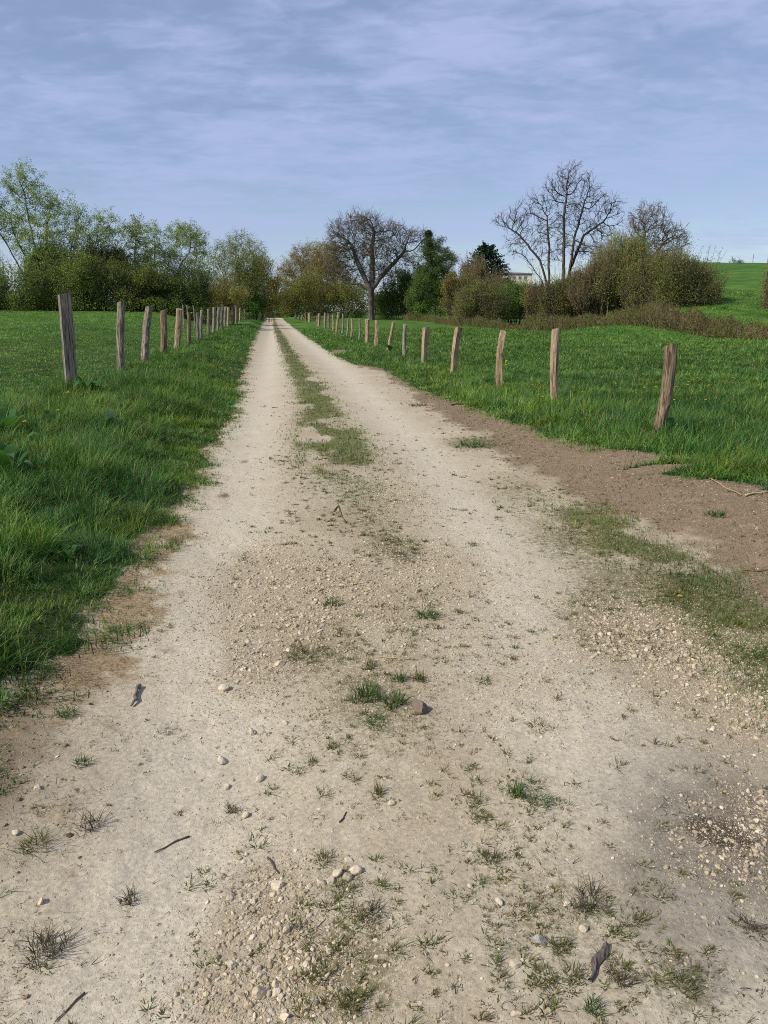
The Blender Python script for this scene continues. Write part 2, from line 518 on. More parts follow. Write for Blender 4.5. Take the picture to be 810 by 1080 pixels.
# ------------------------------------------------------------------ ground sheets
def build_ground():
    a_d = np.radians(np.linspace(-47, 47, 941))
    a_s = np.radians(np.concatenate([np.linspace(49, 178, 44), np.linspace(180, 311, 44)]))
    ang = np.concatenate([a_d, a_s])
    n1 = 400
    r1 = 0.75 * (14 / 0.75) ** (np.arange(n1) / n1)
    r2 = 14 * (1500 / 14) ** (np.arange(300) / 299.0)
    r = np.concatenate([[0.25, 0.5], r1, r2])
    A, R = np.meshgrid(ang, r)
    X = (R * np.sin(A)).ravel()
    Y = (R * np.cos(A)).ravel()
    Z = zfun(X, Y)
    f = fields(X, Y)
    # under grass the soil sits a little lower
    na, nr = len(ang), len(r)
    i = np.arange(nr - 1)[:, None] * na
    j = np.arange(na)[None, :]
    jn = (j + 1) % na
    q = np.stack([i + j, i + na + j, i + na + jn, i + jn], -1)[:, :, ::-1].reshape(-1, 4)
    xc = X[q].mean(1)
    yc = Y[q].mean(1)
    rc = np.hypot(xc, yc)
    s, t = st(xc, yc)
    Gq = f['G'][q].mean(1)
    Sq = f['S'][q].mean(1)
    qx = np.where(yc > 1, xc / np.maximum(yc, 1), 0)
    cls = np.full(len(q), 0)                                # gravel_track
    cls[(Sq > 0.5) & (Gq < 0.5) & (t > 0.5)] = 1            # bare soil strip beside the fence
    cls[(Gq >= 0.5) & (t < 0.7)] = 2                        # meadow left
    cls[(Gq >= 0.5) & (t >= 0.7)] = 3                       # meadow right
    cls[(yc > 42) & (qx > 0.2)] = 4                         # hill
    cls[(np.abs(np.arctan2(xc, yc)) > radians(47.2)) & (cls == 0) & (rc > 6)] = 2
    cover = np.stack([f['G'], f['S'], np.clip(f['K'], 0, 1)], -1)
    wear_dark = np.stack([np.clip(f['M'], 0, 1), f['P'], f['W']], -1)
    edge = np.stack([f['D'], np.clip(f['Dk'], 0, 1.3), np.maximum(f['C'], f['E'])], -1)
    V = np.stack([X, Y, Z], -1)
    for k, nm in enumerate(['gravel_track', 'bare_soil', 'meadow', 'meadow', 'hill']):
        fq = q[cls == k]
        used, inv = np.unique(fq, return_inverse=True)
        inv = inv.reshape(fq.shape)
        vv = V[used]
        extra_v = None
        o = new_mesh(nm, vv, [inv], [M_GROUND], smooth=True, extra=dict(cover=cover[used], wear_dark=wear_dark[used], edge=edge[used]))
        tag(o, kind='structure')
        if k == 0:
            # the small disc right under the viewer
            pass
    ring = np.stack([0.25 * np.sin(ang), 0.25 * np.cos(ang), zfun(0.25 * np.sin(ang), 0.25 * np.cos(ang))], -1)
    o = new_mesh('gravel_track', ring, [np.arange(na)[None, ::-1]], [M_GROUND], extra=dict(cover=np.zeros((na, 3)), wear_dark=np.zeros((na, 3)), edge=np.zeros((na, 3))))
    tag(o, kind='structure')


build_ground()


# ------------------------------------------------------------------ blades
def blades(name, pos, h, ang, lean, w, tint, levels, droop=None, mat=None, kind=None, parent=None, fold=0.0):
    """merged grass blades: pos (n,3) roots"""
    n = len(pos)
    ts = np.linspace(0, 1, levels + 1)
    d = np.stack([np.cos(ang), np.sin(ang)], -1)
    pr = rng.uniform(-0.6, 0.6, n) + ang + pi / 2
    side = np.stack([np.cos(pr), np.sin(pr)], -1)
    if droop is None:
        droop = np.zeros(n)
    vs = []
    for k, tt in enumerate(ts):
        hor = lean * (tt ** 1.8)
        up = np.sqrt(np.clip(1 - (np.minimum(lean / np.maximum(h, 1e-4), 0.97) * 0.75) ** 2, 0.05, 1)) * h * (tt - droop * tt ** 3 * 0.5)
        c = np.empty((n, 3))
        c[:, :2] = pos[:, :2] + d * hor[:, None]
        c[:, 2] = pos[:, 2] + up
        if k == levels:
            vs.append(c[:, None, :])
        else:
            ww = w * (0.75 + 0.5 * tt if tt < 0.4 else 1.15 * (1 - tt) ** 0.7)
            off = np.zeros((n, 3))
            off[:, :2] = side * (ww * 0.5)[:, None]
            vs.append(np.stack([c - off, c + off], 1))
    V = np.concatenate(vs, 1)
    m = V.shape[1]
    base = (np.arange(n) * m)[:, None]
    quads = [base + np.array([2 * k, 2 * k + 1, 2 * k + 3, 2 * k + 2])[None] for k in range(levels - 1)]
    tris = base + np.array([2 * levels - 2, 2 * levels - 1, 2 * levels])[None]
    fl = ([np.concatenate(quads)] if quads else []) + [tris]
    tn = np.repeat(tint, m, axis=0)
    o = new_mesh(name, V.reshape(-1, 3), fl, [mat or M_GRASS], tint=tn, parent=parent, smooth=True)
    if kind:
        tag(o, kind=kind)
    return o


def polar(n, r0, r1, a=48, power=0.0):
    """points whose density per area goes as r^-(power)"""
    u = rng.random(n)
    e = 2 - power
    if abs(e) < 1e-6:
        r = r0 * (r1 / r0) ** u
    else:
        r = (r0 ** e + u * (r1 ** e - r0 ** e)) ** (1 / e)
    an = np.radians(rng.uniform(-a, a, n))
    return r * np.sin(an), r * np.cos(an), r


GREENS = np.array([(0.064, 0.146, 0.023), (0.049, 0.116, 0.026), (0.092, 0.176, 0.028), (0.145, 0.205, 0.042), (0.060, 0.142, 0.044)])


def grass_tint(x, y, n, dry=0.03):
    c = GREENS[rng.choice(5, n, p=[.32, .26, .22, .08, .12])]
    f = fbm(x, y, 0.7, 3, 81)[:, None]
    f2 = fbm(x, y, 0.16, 2, 83)[:, None]
    f3 = fbm(x, y, 2.3, 3, 87)[:, None]
    c = c * (1 + 0.30 * f + 0.22 * f2 + 0.3 * f3)
    c = c * (1 + np.clip(f3, -0.5, 0.8) * np.array((0.5, 0.1, -0.3))) * rng.uniform(0.75, 1.25, (n, 1))
    c = c + np.clip(f2, 0, 1) * np.array((0.03, 0.02, 0.0))
    m = rng.random(n) < dry
    c[m] = np.array((0.24, 0.20, 0.095)) * rng.uniform(0.7, 1.2, (m.sum(), 1))
    return c


def build_grass():
    zones = [(190000, 1.7, 5.5, 0.6, 4, 48), (430000, 5.5, 14, 1.4, 3, 44), (560000, 14, 62, 2.0, 2, 40)]
    for zi, (n, r0, r1, pw, lev, aw) in enumerate(zones):
        x, y, r = polar(n, r0, r1, aw, pw)
        f = fields(x, y)
        s, t = f['s'], f['t']
        gl = np.maximum(f['GLb'] ** 1.6, f['GRb'] ** 1.6)
        dl = np.where(t < 0.7, f['tL'] - t, t - f['tR'])
        keep = rng.random(n) < gl
        hill = (y > 41) & (x / np.maximum(y, 1) > 0.2)
        keep &= ~(hill & (rng.random(n) < 0.4))
        x, y, r, s, t, dl = (a[keep] for a in (x, y, r, s, t, dl))
        n2 = len(x)
        z = zfun(x, y)
        left = t < 0.7
        cl = fbm(x, y, 1.1, 3, 91)          # tufts
        cl2 = fbm(x, y, 4.2, 3, 95)
        hl = 0.06 + 0.17 * sstep(0.0, 0.9, dl) + 0.15 * np.clip(cl, -0.6, 1) + 0.10 * cl2
        hl = np.where(t < -3.4, 0.10 + 0.05 * cl + 0.03 * cl2, hl)
        hr = 0.07 + 0.10 * sstep(0, 0.45, dl) + 0.06 * cl + 0.04 * cl2
        h = np.where(left, hl, hr)
        h = np.clip(h, 0.05, 0.5) * (0.45 + 0.55 * sstep(-0.3, 0.1, dl)) * rng.uniform(0.55, 1.35, n2)
        # long grass left standing round the post line
        fence = np.exp(-((t + 3.2) / 0.35) ** 2) + np.exp(-((t - 4.3) / 0.3) ** 2)
        h = h * (1 + 0.15 * fence) * np.where(left, 0.72 + 0.28 * sstep(-2.2, -1.2, t), 1.0)
        cs = np.where(rng.random(n2) < 0.5, 0.11, 0.24) * (1 if r1 < 20 else 1.8)
        ix, iy = np.floor(x / cs), np.floor(y / cs)
        hx, hy, hh_ = _hash(ix, iy, 201), _hash(ix, iy, 202), _hash(ix, iy, 203)
        ox, oy = x - (ix + 0.2 + 0.6 * hx) * cs, y - (iy + 0.2 + 0.6 * hy) * cs
        ang = np.arctan2(oy + 0.35 * cs * np.sin(hh_ * 40), ox + 0.35 * cs * np.cos(hh_ * 40)) + rng.normal(0, 0.65, n2)
        h = h * (0.55 + 0.9 * hh_)
        lean = h * np.clip(rng.normal(0.45, 0.3, n2) + 0.5 * np.hypot(ox, oy) / cs, 0.03, 1.25)
        w = np.maximum(rng.uniform(0.0026, 0.0055, n2), r * 0.00075) * (1 + 0.3 * rng.random(n2))
        if r0 > 10:
            h = h * 0.72
            lean = lean * 0.8
        # clover and small herbs among the blades: short, broad, pale or dark leaves
        herb = rng.random(n2) < np.where(left, 0.14, 0.34) * sstep(-0.4, 0.4, fbm(x, y, 1.3, 3, 151) + 0.1)
        h = np.where(herb, h * 0.55, h)
        lean = np.where(herb, h * 0.8, lean)
        w = np.where(herb, w * 2.3, w)
        tint = grass_tint(x, y, n2, 0.07) * (0.8 + 0.6 * _hash(ix, iy, 204))[:, None]
        tint = tint * np.where(t < -3.5, 1.16, np.where(left, 0.92, 1.0))[:, None]
        tint = tint * np.where(herb, rng.uniform(0.8, 1.35, n2), 1.0)[:, None]
        blades('meadow_grass', np.stack([x, y, z - 0.01], -1), h, ang, lean, w, tint, lev, droop=np.clip(rng.normal(0.25, 0.3, n2), 0, 1.0), kind='stuff')
    # low trodden grass on the crown of the track and by the soil strip
    x, y, r = polar(480000, 2.4, 60, 36, 1.7)
    f = fields(x, y)
    d = np.maximum(f['C'], f['E']) * (1 - f['G'])
    keep = rng.random(len(x)) < d * 0.95
    x, y, r = x[keep], y[keep], r[keep]
    n2 = len(x)
    h = rng.uniform(0.018, 0.055, n2) * (1 + 0.5 * fbm(x, y, 3, 2, 101))
    c = grass_tint(x, y, n2, 0.12)
    c = c * np.array((1.15, 1.05, 1.0))
    blades('track_grass', np.stack([x, y, zfun(x, y) - 0.003], -1), h, rng.uniform(0, 2 * pi, n2), h * rng.uniform(0.2, 1.0, n2), np.maximum(0.003, r * 0.0008), c, 2, kind='stuff')
    # dry stems along the left edge and in the soil
    x, y, r = polar(160000, 1.5, 14, 46, 1.2)
    f = fields(x, y)
    d = np.clip(f['D'] * 0.65 * sstep(-0.35, 0.3, fbm(x, y, 5, 3, 111) + 0.1) + f['S'] * 0.16 + f['M'] * 0.05, 0, 1) * (1 - f['G'] * 0.6)
    keep = rng.random(len(x)) < d
    x, y, r = x[keep], y[keep], r[keep]
    n2 = len(x)
    h = rng.uniform(0.012, 0.05, n2)
    base = np.array([(0.26, 0.19, 0.10), (0.16, 0.11, 0.055), (0.09, 0.10, 0.03), (0.34, 0.27, 0.16)])
    c = base[rng.choice(4, n2, p=[.35, .3, .2, .15])] * rng.uniform(0.7, 1.2, (n2, 1))
    blades('dry_grass', np.stack([x, y, zfun(x, y) - 0.002], -1), h, rng.uniform(0, 2 * pi, n2), h * rng.uniform(0.7, 1.3, n2), np.maximum(0.0022, r * 0.0007), c, 2, mat=M_DRY, kind='stuff')
    # tiny sparse weeds: rosettes on the stony ground
    x, y, r = polar(150000, 1.2, 18, 44, 1.65)
    f = fields(x, y)
    d = (0.05 + 0.50 * f['M'] + 0.2 * f['C'] + 0.25 * f['E'] + 0.12 * f['D'] + 0.04 * f['S']) * (1 - f['G']) * (1 - 0.6 * f['W']) * sstep(-0.25, 0.35, fbm(x, y, 6, 3, 121) + 0.12)
    keep = rng.random(len(x)) < d
    x, y, r = x[keep], y[keep], r[keep]
    n2 = len(x)
    k = 7
    sz = (0.005 + 0.020 * rng.random(n2) ** 2.2) * (1 + r * 0.03)
    col = np.array([(0.105, 0.125, 0.032), (0.135, 0.13, 0.042), (0.16, 0.12, 0.055), (0.065, 0.052, 0.024)])[rng.choice(4, n2, p=[.34, .3, .2, .16])]
    X = np.repeat(x, k) + rng.normal(0, 0.45, n2 * k) * np.repeat(sz, k)
    Y = np.repeat(y, k) + rng.normal(0, 0.45, n2 * k) * np.repeat(sz, k)
    hh = np.repeat(sz, k) * rng.uniform(0.35, 1.0, n2 * k)
    c = np.repeat(col, k, 0) * rng.uniform(0.65, 1.3, (n2 * k, 1))
    blades('ground_weeds', np.stack([X, Y, zfun(X, Y) - 0.001], -1), hh, rng.uniform(0, 2 * pi, n2 * k), hh * rng.uniform(0.5, 1.4, n2 * k), np.maximum(0.0025, np.repeat(r, k) * 0.0009), c, 2, kind='stuff')
    # larger flat weeds with spreading leaves
    x, y, r = polar(14000, 1.2, 14, 44, 1.5)
    f = fields(x, y)
    d = (0.06 + 0.62 * f['M'] + 0.3 * f['E'] + 0.08 * f['K'] + 0.45 * np.exp(-((f['t'] - 0.55) / 0.55) ** 2)) * (1 - f['G']) * (1 - 0.55 * f['W']) * sstep(-0.35, 0.35, fbm(x, y, 2.6, 3, 141) + 0.1) * (1 - f['S'] * 0.7)
    keep = rng.random(len(x)) < d
    x, y, r = x[keep], y[keep], r[keep]
    n2 = len(x)
    k = 22
    sz = 0.010 + 0.026 * rng.random(n2) ** 1.8
    pal = np.array([(0.120, 0.145, 0.034), (0.155, 0.155, 0.045), (0.20, 0.165, 0.07), (0.085, 0.105, 0.028), (0.13, 0.09, 0.042)])
    pick = np.repeat(rng.choice(5, n2, p=[.3, .25, .16, .17, .12]), k)
    alt = rng.random(n2 * k) < 0.25
    pick = np.where(alt, rng.integers(0, 5, n2 * k), pick)
    an = rng.uniform(0, 2 * pi, n2 * k)
    st_x = np.repeat(rng.uniform(0.6, 1.8, n2), k)
    off = np.abs(rng.normal(0, 0.5, n2 * k)) * np.repeat(sz, k)
    X = np.repeat(x, k) + off * np.cos(an) * st_x
    Y = np.repeat(y, k) + off * np.sin(an)
    hh = np.repeat(sz, k) * rng.uniform(0.25, 0.85, n2 * k)
    blades('ground_weeds', np.stack([X, Y, zfun(X, Y) - 0.001], -1), hh, an + rng.normal(0, 0.5, n2 * k), np.repeat(sz, k) * rng.uniform(0.25, 0.9, n2 * k), np.maximum(0.0028, np.repeat(r, k) * 0.0009) * rng.uniform(0.8, 1.5, n2 * k), pal[pick] * rng.uniform(0.7, 1.3, (n2 * k, 1)), 3, kind='stuff')
    # litter: dark dead leaf scraps and bits of root
    x, y, r = polar(60000, 1.2, 13, 44, 1.6)
    f = fields(x, y)
    d = (0.012 + 0.75 * np.clip(f['Dk'], 0, 1) + 0.03 * f['M'] + 0.05 * f['S']) * (1 - f['G'])
    keep = rng.random(len(x)) < d
    x, y, r = x[keep], y[keep], r[keep]
    n2 = len(x)
    h = rng.uniform(0.006, 0.022, n2)
    c = np.array([(0.05, 0.036, 0.025), (0.10, 0.07, 0.045), (0.28, 0.22, 0.14)])[rng.choice(3, n2, p=[.5, .35, .15])] * rng.uniform(0.7, 1.3, (n2, 1))
    blades('dead_leaf_litter', np.stack([x, y, zfun(x, y) + 0.001], -1), h * 0.7, rng.uniform(0, 2 * pi, n2), h * 1.6, np.maximum(0.003, r * 0.001), c, 3, mat=M_DRY, kind='stuff')


build_grass()

# ------------------------------------------------------------------ stones
def ico(sub):
    g = (1 + 5 ** 0.5) / 2
    v = [(-1, g, 0), (1, g, 0), (-1, -g, 0), (1, -g, 0), (0, -1, g), (0, 1, g), (0, -1, -g), (0, 1, -g), (g, 0, -1), (g, 0, 1), (-g, 0, -1), (-g, 0, 1)]
    v = [tuple(np.array(a) / np.linalg.norm(a)) for a in v]
    f = [(0, 11, 5), (0, 5, 1), (0, 1, 7), (0, 7, 10), (0, 10, 11), (1, 5, 9), (5, 11, 4), (11, 10, 2), (10, 7, 6), (7, 1, 8), (3, 9, 4), (3, 4, 2), (3, 2, 6), (3, 6, 8), (3, 8, 9), (4, 9, 5), (2, 4, 11), (6, 2, 10), (8, 6, 7), (9, 8, 1)]
    for _ in range(sub):
        cache = {}
        nf = []

        def midp(a, b):
            k = (min(a, b), max(a, b))
            if k not in cache:
                p = np.array(v[a]) + np.array(v[b])
                v.append(tuple(p / np.linalg.norm(p)))
                cache[k] = len(v) - 1
            return cache[k]
        for a, b, c in f:
            x, y, z = midp(a, b), midp(b, c), midp(c, a)
            nf += [(a, x, z), (b, y, x), (c, z, y), (x, y, z)]
        f = nf
    return np.array(v), np.array(f)


def stone_shapes(n, sub, rg):
    v0, f0 = ico(sub)
    out = []
    for i in range(n):
        v = v0.copy()
        # cut facets: clamp against random planes
        for _ in range(10 if sub > 0 else 4):
            d = rg.normal(size=3)
            d /= np.linalg.norm(d)
            h = rg.uniform(0.55, 0.9)
            k = v @ d
            v = v - np.outer(np.clip(k - h, 0, None), d)
        v *= 1 + rg.normal(0, 0.03, (len(v), 1))
        v *= np.array((rg.uniform(0.85, 1.25), rg.uniform(0.6, 1.0), rg.uniform(0.55, 0.9)))
        out.append(v)
    return np.array(out), f0


def stone_mesh(name, x, y, z, size, col, sub, parent=None, nvar=24, sink=0.27):
    sh, f0 = stone_shapes(nvar, sub, rng)
    n = len(x)
    pick = rng.integers(0, nvar, n)
    V = sh[pick] * (size * 0.5)[:, None, None]
    a = rng.uniform(0, 2 * pi, n)
    ca, sa = np.cos(a)[:, None], np.sin(a)[:, None]
    X = V[:, :, 0] * ca - V[:, :, 1] * sa
    Y = V[:, :, 0] * sa + V[:, :, 1] * ca
    tl = rng.normal(0, 0.25, (n, 1))
    Z = V[:, :, 2] + tl * X
    W = np.stack([X + x[:, None], Y + y[:, None], Z + (z + size * (0.3 - sink))[:, None]], -1)
    m = W.shape[1]
    F_ = (np.arange(n) * m)[:, None, None] + f0[None]
    t = np.repeat(col, m, 0)
    return new_mesh(name, W.reshape(-1, 3), [F_.reshape(-1, 3)], [M_STONE], tint=t, parent=parent)


def build_gravel():
    n = 720000
    x, y, r = polar(n, 1.15, 14, 43, 1.8)
    f = fields(x, y)
    K = np.clip(f['K'], 0, 1)
    patch = 0.50 + 0.50 * sstep(-0.3, 0.4, fbm(x, y, 4.5, 4, 131))
    smin = np.maximum(0.0024, r * 0.00125)
    size = smin * np.minimum(rng.random(n) ** (-1 / (2.4 - 0.6 * K)), 8)
    size = np.minimum(size, 0.008 + 0.025 * K * rng.random(n) + 0.006 * rng.random(n))
    d = (0.065 + 1.3 * K + 0.13 * f['S'] + 0.08 * f['M']) * patch * (1 - f['G']) * (1 - 0.45 * f['W']) * (1 - 0.5 * f['D'])
    keep = (rng.random(n) < d) & (size > smin * 1.0)
    x, y, r, size, K = x[keep], y[keep], r[keep], size[keep], K[keep]
    n = len(x)
    base = np.array([(0.50, 0.415, 0.285), (0.58, 0.50, 0.37), (0.42, 0.34, 0.225), (0.37, 0.32, 0.25), (0.64, 0.58, 0.47)])
    col = base[rng.choice(5, n, p=[.36, .22, .26, .12, .04])] * rng.uniform(0.72, 1.08, (n, 1))
    sl = f['S'][keep][:, None]
    col = col * (1 - 0.42 * sl * (rng.random((n, 1)) < 0.75))
    z = zfun(x, y)
    px = size / r * 740
    big = px > 3.6
    print('gravel', n, big.sum())
    o = stone_mesh('gravel', x[~big], y[~big], z[~big], size[~big], col[~big], 0)
    tag(o, kind='stuff')
    o = stone_mesh('gravel', x[big], y[big], z[big], size[big], col[big], 1, nvar=40)
    tag(o, kind='stuff')


build_gravel()


def build_clods():
    x, y, r = polar(130000, 1.3, 18, 44, 1.6)
    f = fields(x, y)
    size = np.maximum(0.004, r * 0.0013) * np.minimum(rng.random(len(x)) ** -0.42, 6)
    size = np.minimum(size, 0.035)
    d = (0.85 * f['S'] + 0.25 * f['D']) * (0.25 + 0.75 * sstep(-0.2, 0.4, fbm(x, y, 2.4, 4, 161))) * (1 - f['G'])
    keep = rng.random(len(x)) < d
    x, y, size = x[keep], y[keep], size[keep]
    n = len(x)
    base = np.array([(0.165, 0.116, 0.072), (0.23, 0.168, 0.105), (0.115, 0.079, 0.048), (0.31, 0.24, 0.16)])
    col = base[rng.choice(4, n, p=[.35, .3, .2, .15])] * rng.uniform(0.8, 1.2, (n, 1))
    o = stone_mesh('soil_clods', x, y, zfun(x, y), size, col, 0, sink=0.3)
    tag(o, kind='stuff')


build_clods()

ORD = ['first', 'second', 'third', 'fourth', 'fifth', 'sixth', 'seventh', 'eighth', 'ninth', 'tenth', 'eleventh', 'twelfth', 'thirteenth', 'fourteenth', 'fifteenth', 'sixteenth', 'seventeenth', 'eighteenth', 'nineteenth', 'twentieth', 'twenty first', 'twenty second', 'twenty third', 'twenty fourth', 'twenty fifth', 'twenty sixth', 'twenty seventh', 'twenty eighth']

STONES = [
    (442, 749, 22, (0.17, 0.13, 0.10), 'dark brown crumbly stone beside the green tuft cluster in mid track'),
    (236, 727, 13, None, 'flat pale stone alone on the smooth wheel rut, above two smaller stones'),
    (234, 803, 10, None, 'rounded whitish stone in the wheel rut with a shadow at its right'),
    (239, 831, 9, None, 'pale stone beside a dark scrap of dead weed in the wheel rut'),
    (258, 861, 9, None, 'pale stone at the gravel margin below the dark dead weed'),
    (40, 832, 8, None, 'small white stone alone on brown soil by the grass edge'),
    (17, 879, 8, None, 'small pale stone beside the olive tuft on the brown soil'),
    (43, 952, 7, None, 'small pale stone above the large dry tuft on the soil'),
    (266, 774, 10, None, 'pale stone with a smaller neighbour at the edge of the wheel rut'),
    (293, 935, 13, None, 'blocky pale stone below a dark root in the lower gravel'),
    (355, 922, 13, None, 'largest of the pale stones clustered beside the mossy patch'),
    (349, 930, 9, None, 'small stone touching the largest of the pale clustered stones'),
    (339, 932, 9, None, 'leftmost small stone of the pale cluster by the moss'),
    (368, 908, 9, None, 'topmost flat stone of the pale cluster by the moss'),
    (375, 920, 11, None, 'pale stone at the outer right of the cluster by the moss'),
    (367, 926, 11, (0.36, 0.31, 0.23), 'dull beige stone inside the pale cluster by the moss'),
    (303, 982, 10, None, 'rounded pale stone in the middle of the lower gravel'),
    (275, 1050, 16, (0.52, 0.44, 0.31), 'largest tan stone lying in the lower gravel'),
    (300, 1074, 10, None, 'pale stone at the lower end of the gravel, under the largest tan stone'),
    (266, 952, 9, None, 'upright pale stone in the gravel left of the blocky stone'),
    (242, 949, 8, None, 'narrow pale stone on the outer margin of the lower gravel'),
    (291, 1039, 9, None, 'upper of two pale stones right of the largest tan stone'),
    (291, 1048, 9, None, 'lower of two pale stones right of the largest tan stone'),
    (245, 1019, 10, None, 'greyish stone left of the two touching stones in the gravel'),
    (272, 1023, 9, None, 'upper of two touching stones above the largest tan stone'),
    (276, 1029, 9, None, 'lower of two touching stones above the largest tan stone'),
    (347, 1004, 7, None, 'small white stone standing in the olive moss patch'),
    (396, 992, 6, None, 'small pale stone on bare ground right of the moss patch'),
    (616, 980, 9, None, 'small bright stone above the dark strip of bark'),
    (569, 994, 14, (0.40, 0.37, 0.33), 'long grey stone leaning beside low weeds, left of the bark strip'),
    (543, 1018, 11, None, 'pale stone below the long grey stone'),
    (544, 1070, 10, None, 'pale stone nearest the bottom of the track, under the weeds'),
    (526, 952, 9, None, 'pale stone at the upper end of the low weeds, with a chip beside it'),
    (496, 936, 7, None, 'small pale stone alone on smooth ground between weeds'),
    (598, 955, 8, None, 'pale stone at the foot of the dry brown weed patch'),
    (295, 701, 11, None, 'pale stone beside the olive weeds below the upper gravel'),
    (267, 774, 6, (0.45, 0.38, 0.27), 'dull chip pressed against a pale stone at the rut edge'),
    (274, 822, 9, None, 'pale stone right of the rut, between two weed scraps'),
    (301, 763, 7, None, 'small stone among sparse weeds below the upper gravel'),
    (413, 848, 7, None, 'small pale stone under the sparse weeds in mid track'),
    (732, 498, 6, None, 'white chip on the brown soil below the leaning near post'),
]
_keep_rng = rng
for si, (u, v, pxs, col, lab) in enumerate(STONES):
    rng = np.random.default_rng(905 + si)
    p = gp(u, v)
    d = np.linalg.norm(p - np.array((0, 0, CAMZ)))
    sz = pxs * d / F * 1.0
    c = np.array([col if col else (0.56, 0.48, 0.36)]) * rng.uniform(0.92, 1.08)
    o = stone_mesh('stone', np.zeros(1), np.zeros(1), np.zeros(1), np.array([sz]), c, 2, nvar=1, sink=0.16)
    o.location = (p[0], p[1], float(zfun(p[0], p[1])))
    tag(o, lab, 'stone', 'loose stones on the track')
rng = _keep_rng

# ------------------------------------------------------------------ tufts and weeds that stand out one by one
G1 = [(0.055, 0.115, 0.026), (0.075, 0.14, 0.035), (0.040, 0.085, 0.022), (0.15, 0.15, 0.055)]
G2 = [(0.105, 0.12, 0.036), (0.14, 0.135, 0.048), (0.19, 0.15, 0.07), (0.065, 0.07, 0.026)]
G3 = [(0.10, 0.075, 0.045), (0.055, 0.045, 0.03), (0.20, 0.155, 0.095), (0.07, 0.075, 0.03)]
TUFTS = [
    (449, 650, 30, 14, G1, 90, 'round green grass tuft alone on the pale right rut'),
    (387, 736, 36, 26, G1, 150, 'largest green tuft of the cluster in mid track'),
    (414, 742, 32, 22, G1, 120, 'green tuft of the cluster, just above the dark brown stone'),
    (398, 762, 34, 12, G1, 80, 'low flat green tuft at the lower side of the mid track cluster'),
    (392, 703, 15, 11, G2, 40, 'small grey green tuft at the tip of a straw, above the cluster'),
    (421, 718, 17, 16, G1, 60, 'upright green tuft at the top of the mid track cluster'),
    (441, 717, 18, 18, G2, 55, 'grey green wispy tuft at the right of the mid track cluster'),
    (70, 754, 24, 13, G1, 70, 'small green tuft on bare soil just off the grass verge'),
    (87, 806, 20, 11, G1, 55, 'small green tuft on the soil, second out from the verge'),
    (37, 893, 34, 17, G2, 80, 'olive spiky tuft on the brown soil near the small white stone'),
    (47, 1004, 40, 24, G3, 110, 'large dry brown tuft on the soil, lowest on the rut side'),
    (137, 950, 20, 14, G3, 50, 'dark withered tuft in the middle of the smooth rut'),
    (93, 872, 28, 22, G3, 45, 'sparse withered brown stems on the smooth rut'),
    (545, 838, 22, 18, G1, 90, 'dark green curved tuft, left half of a ring of grass'),
    (570, 846, 30, 12, G1, 80, 'dark green low tuft, lower right half of a ring of grass'),
    (562, 828, 30, 8, G1, 50, 'thin green fringe, upper edge of a ring of grass'),
    (399, 836, 15, 16, G2, 45, 'small pointed grey green tuft alone below the mid track cluster'),
    (350, 638, 22, 13, G1, 60, 'small green tuft in the upper gravel'),
    (510, 718, 20, 9, G1, 45, 'flat green weed at the end of a pale straw'),
    (568, 768, 30, 9, G2, 45, 'spreading olive weed right of the track middle'),
    (519, 908, 22, 18, G2, 60, 'olive weed with several sprigs at the top of the lower weeds'),
    (505, 864, 22, 10, G2, 45, 'forked olive weed left of the ring of grass'),
    (622, 950, 40, 22, G3, 90, 'brown trodden weed patch right of the lower weeds'),
    (756, 544, 22, 10, G1, 70, 'green tuft alone on the wide brown soil'),
    (440, 428, 22, 7, G1, 60, 'green tuft on the pale track beside the soil, farthest up'),
    (497, 470, 44, 11, G1, 130, 'broad low green patch on the track edge by the brown soil'),
    (316, 692, 32, 18, G2, 80, 'olive moss like tuft at the lower edge of the upper gravel'),
    (245, 855, 14, 12, G3, 35, 'dark dead weed scrap at the rut edge'),
    (560, 962, 22, 10, G2, 45, 'small olive weed beside the pale stone, above the long grey stone'),
    (590, 1002, 22, 16, G2, 50, 'olive weed just right of the long grey stone'),
    (577, 1030, 30, 12, G2, 60, 'olive weed below the long grey stone'),
    (606, 1030, 20, 16, G2, 45, 'olive weed pressed against the lower end of the bark strip'),
    (626, 1065, 20, 18, G1, 50, 'bright green weed below the bark strip'),
    (657, 1036, 24, 18, G3, 55, 'brown weed right of the bark strip'),
    (722, 1040, 26, 16, G2, 55, 'olive weed on the dark grey ground'),
    (795, 982, 30, 9, G3, 60, 'dark matted weed at the far side of the dark grey ground'),
    (341, 908, 22, 14, G2, 55, 'olive weed above the pale stone cluster'),
    (362, 940, 26, 14, G2, 55, 'olive weed just below the pale stone cluster'),
    (392, 966, 30, 14, G3, 60, 'brown green weed on the right rim of the moss patch'),
    (372, 1058, 34, 20, G2, 80, 'thick olive weed at the lower middle of the moss patch'),
    (340, 1030, 30, 16, G2, 60, 'olive weed at the upper left of the moss patch'),
    (330, 805, 16, 10, G2, 40, 'small yellowish weed in a loose row below the cluster'),
    (351, 788, 18, 10, G2, 40, 'small yellowish weed at the upper end of a loose row'),
    (500, 575, 16, 6, G2, 35, 'tiny olive weed on the pale right rut, far from others'),
]
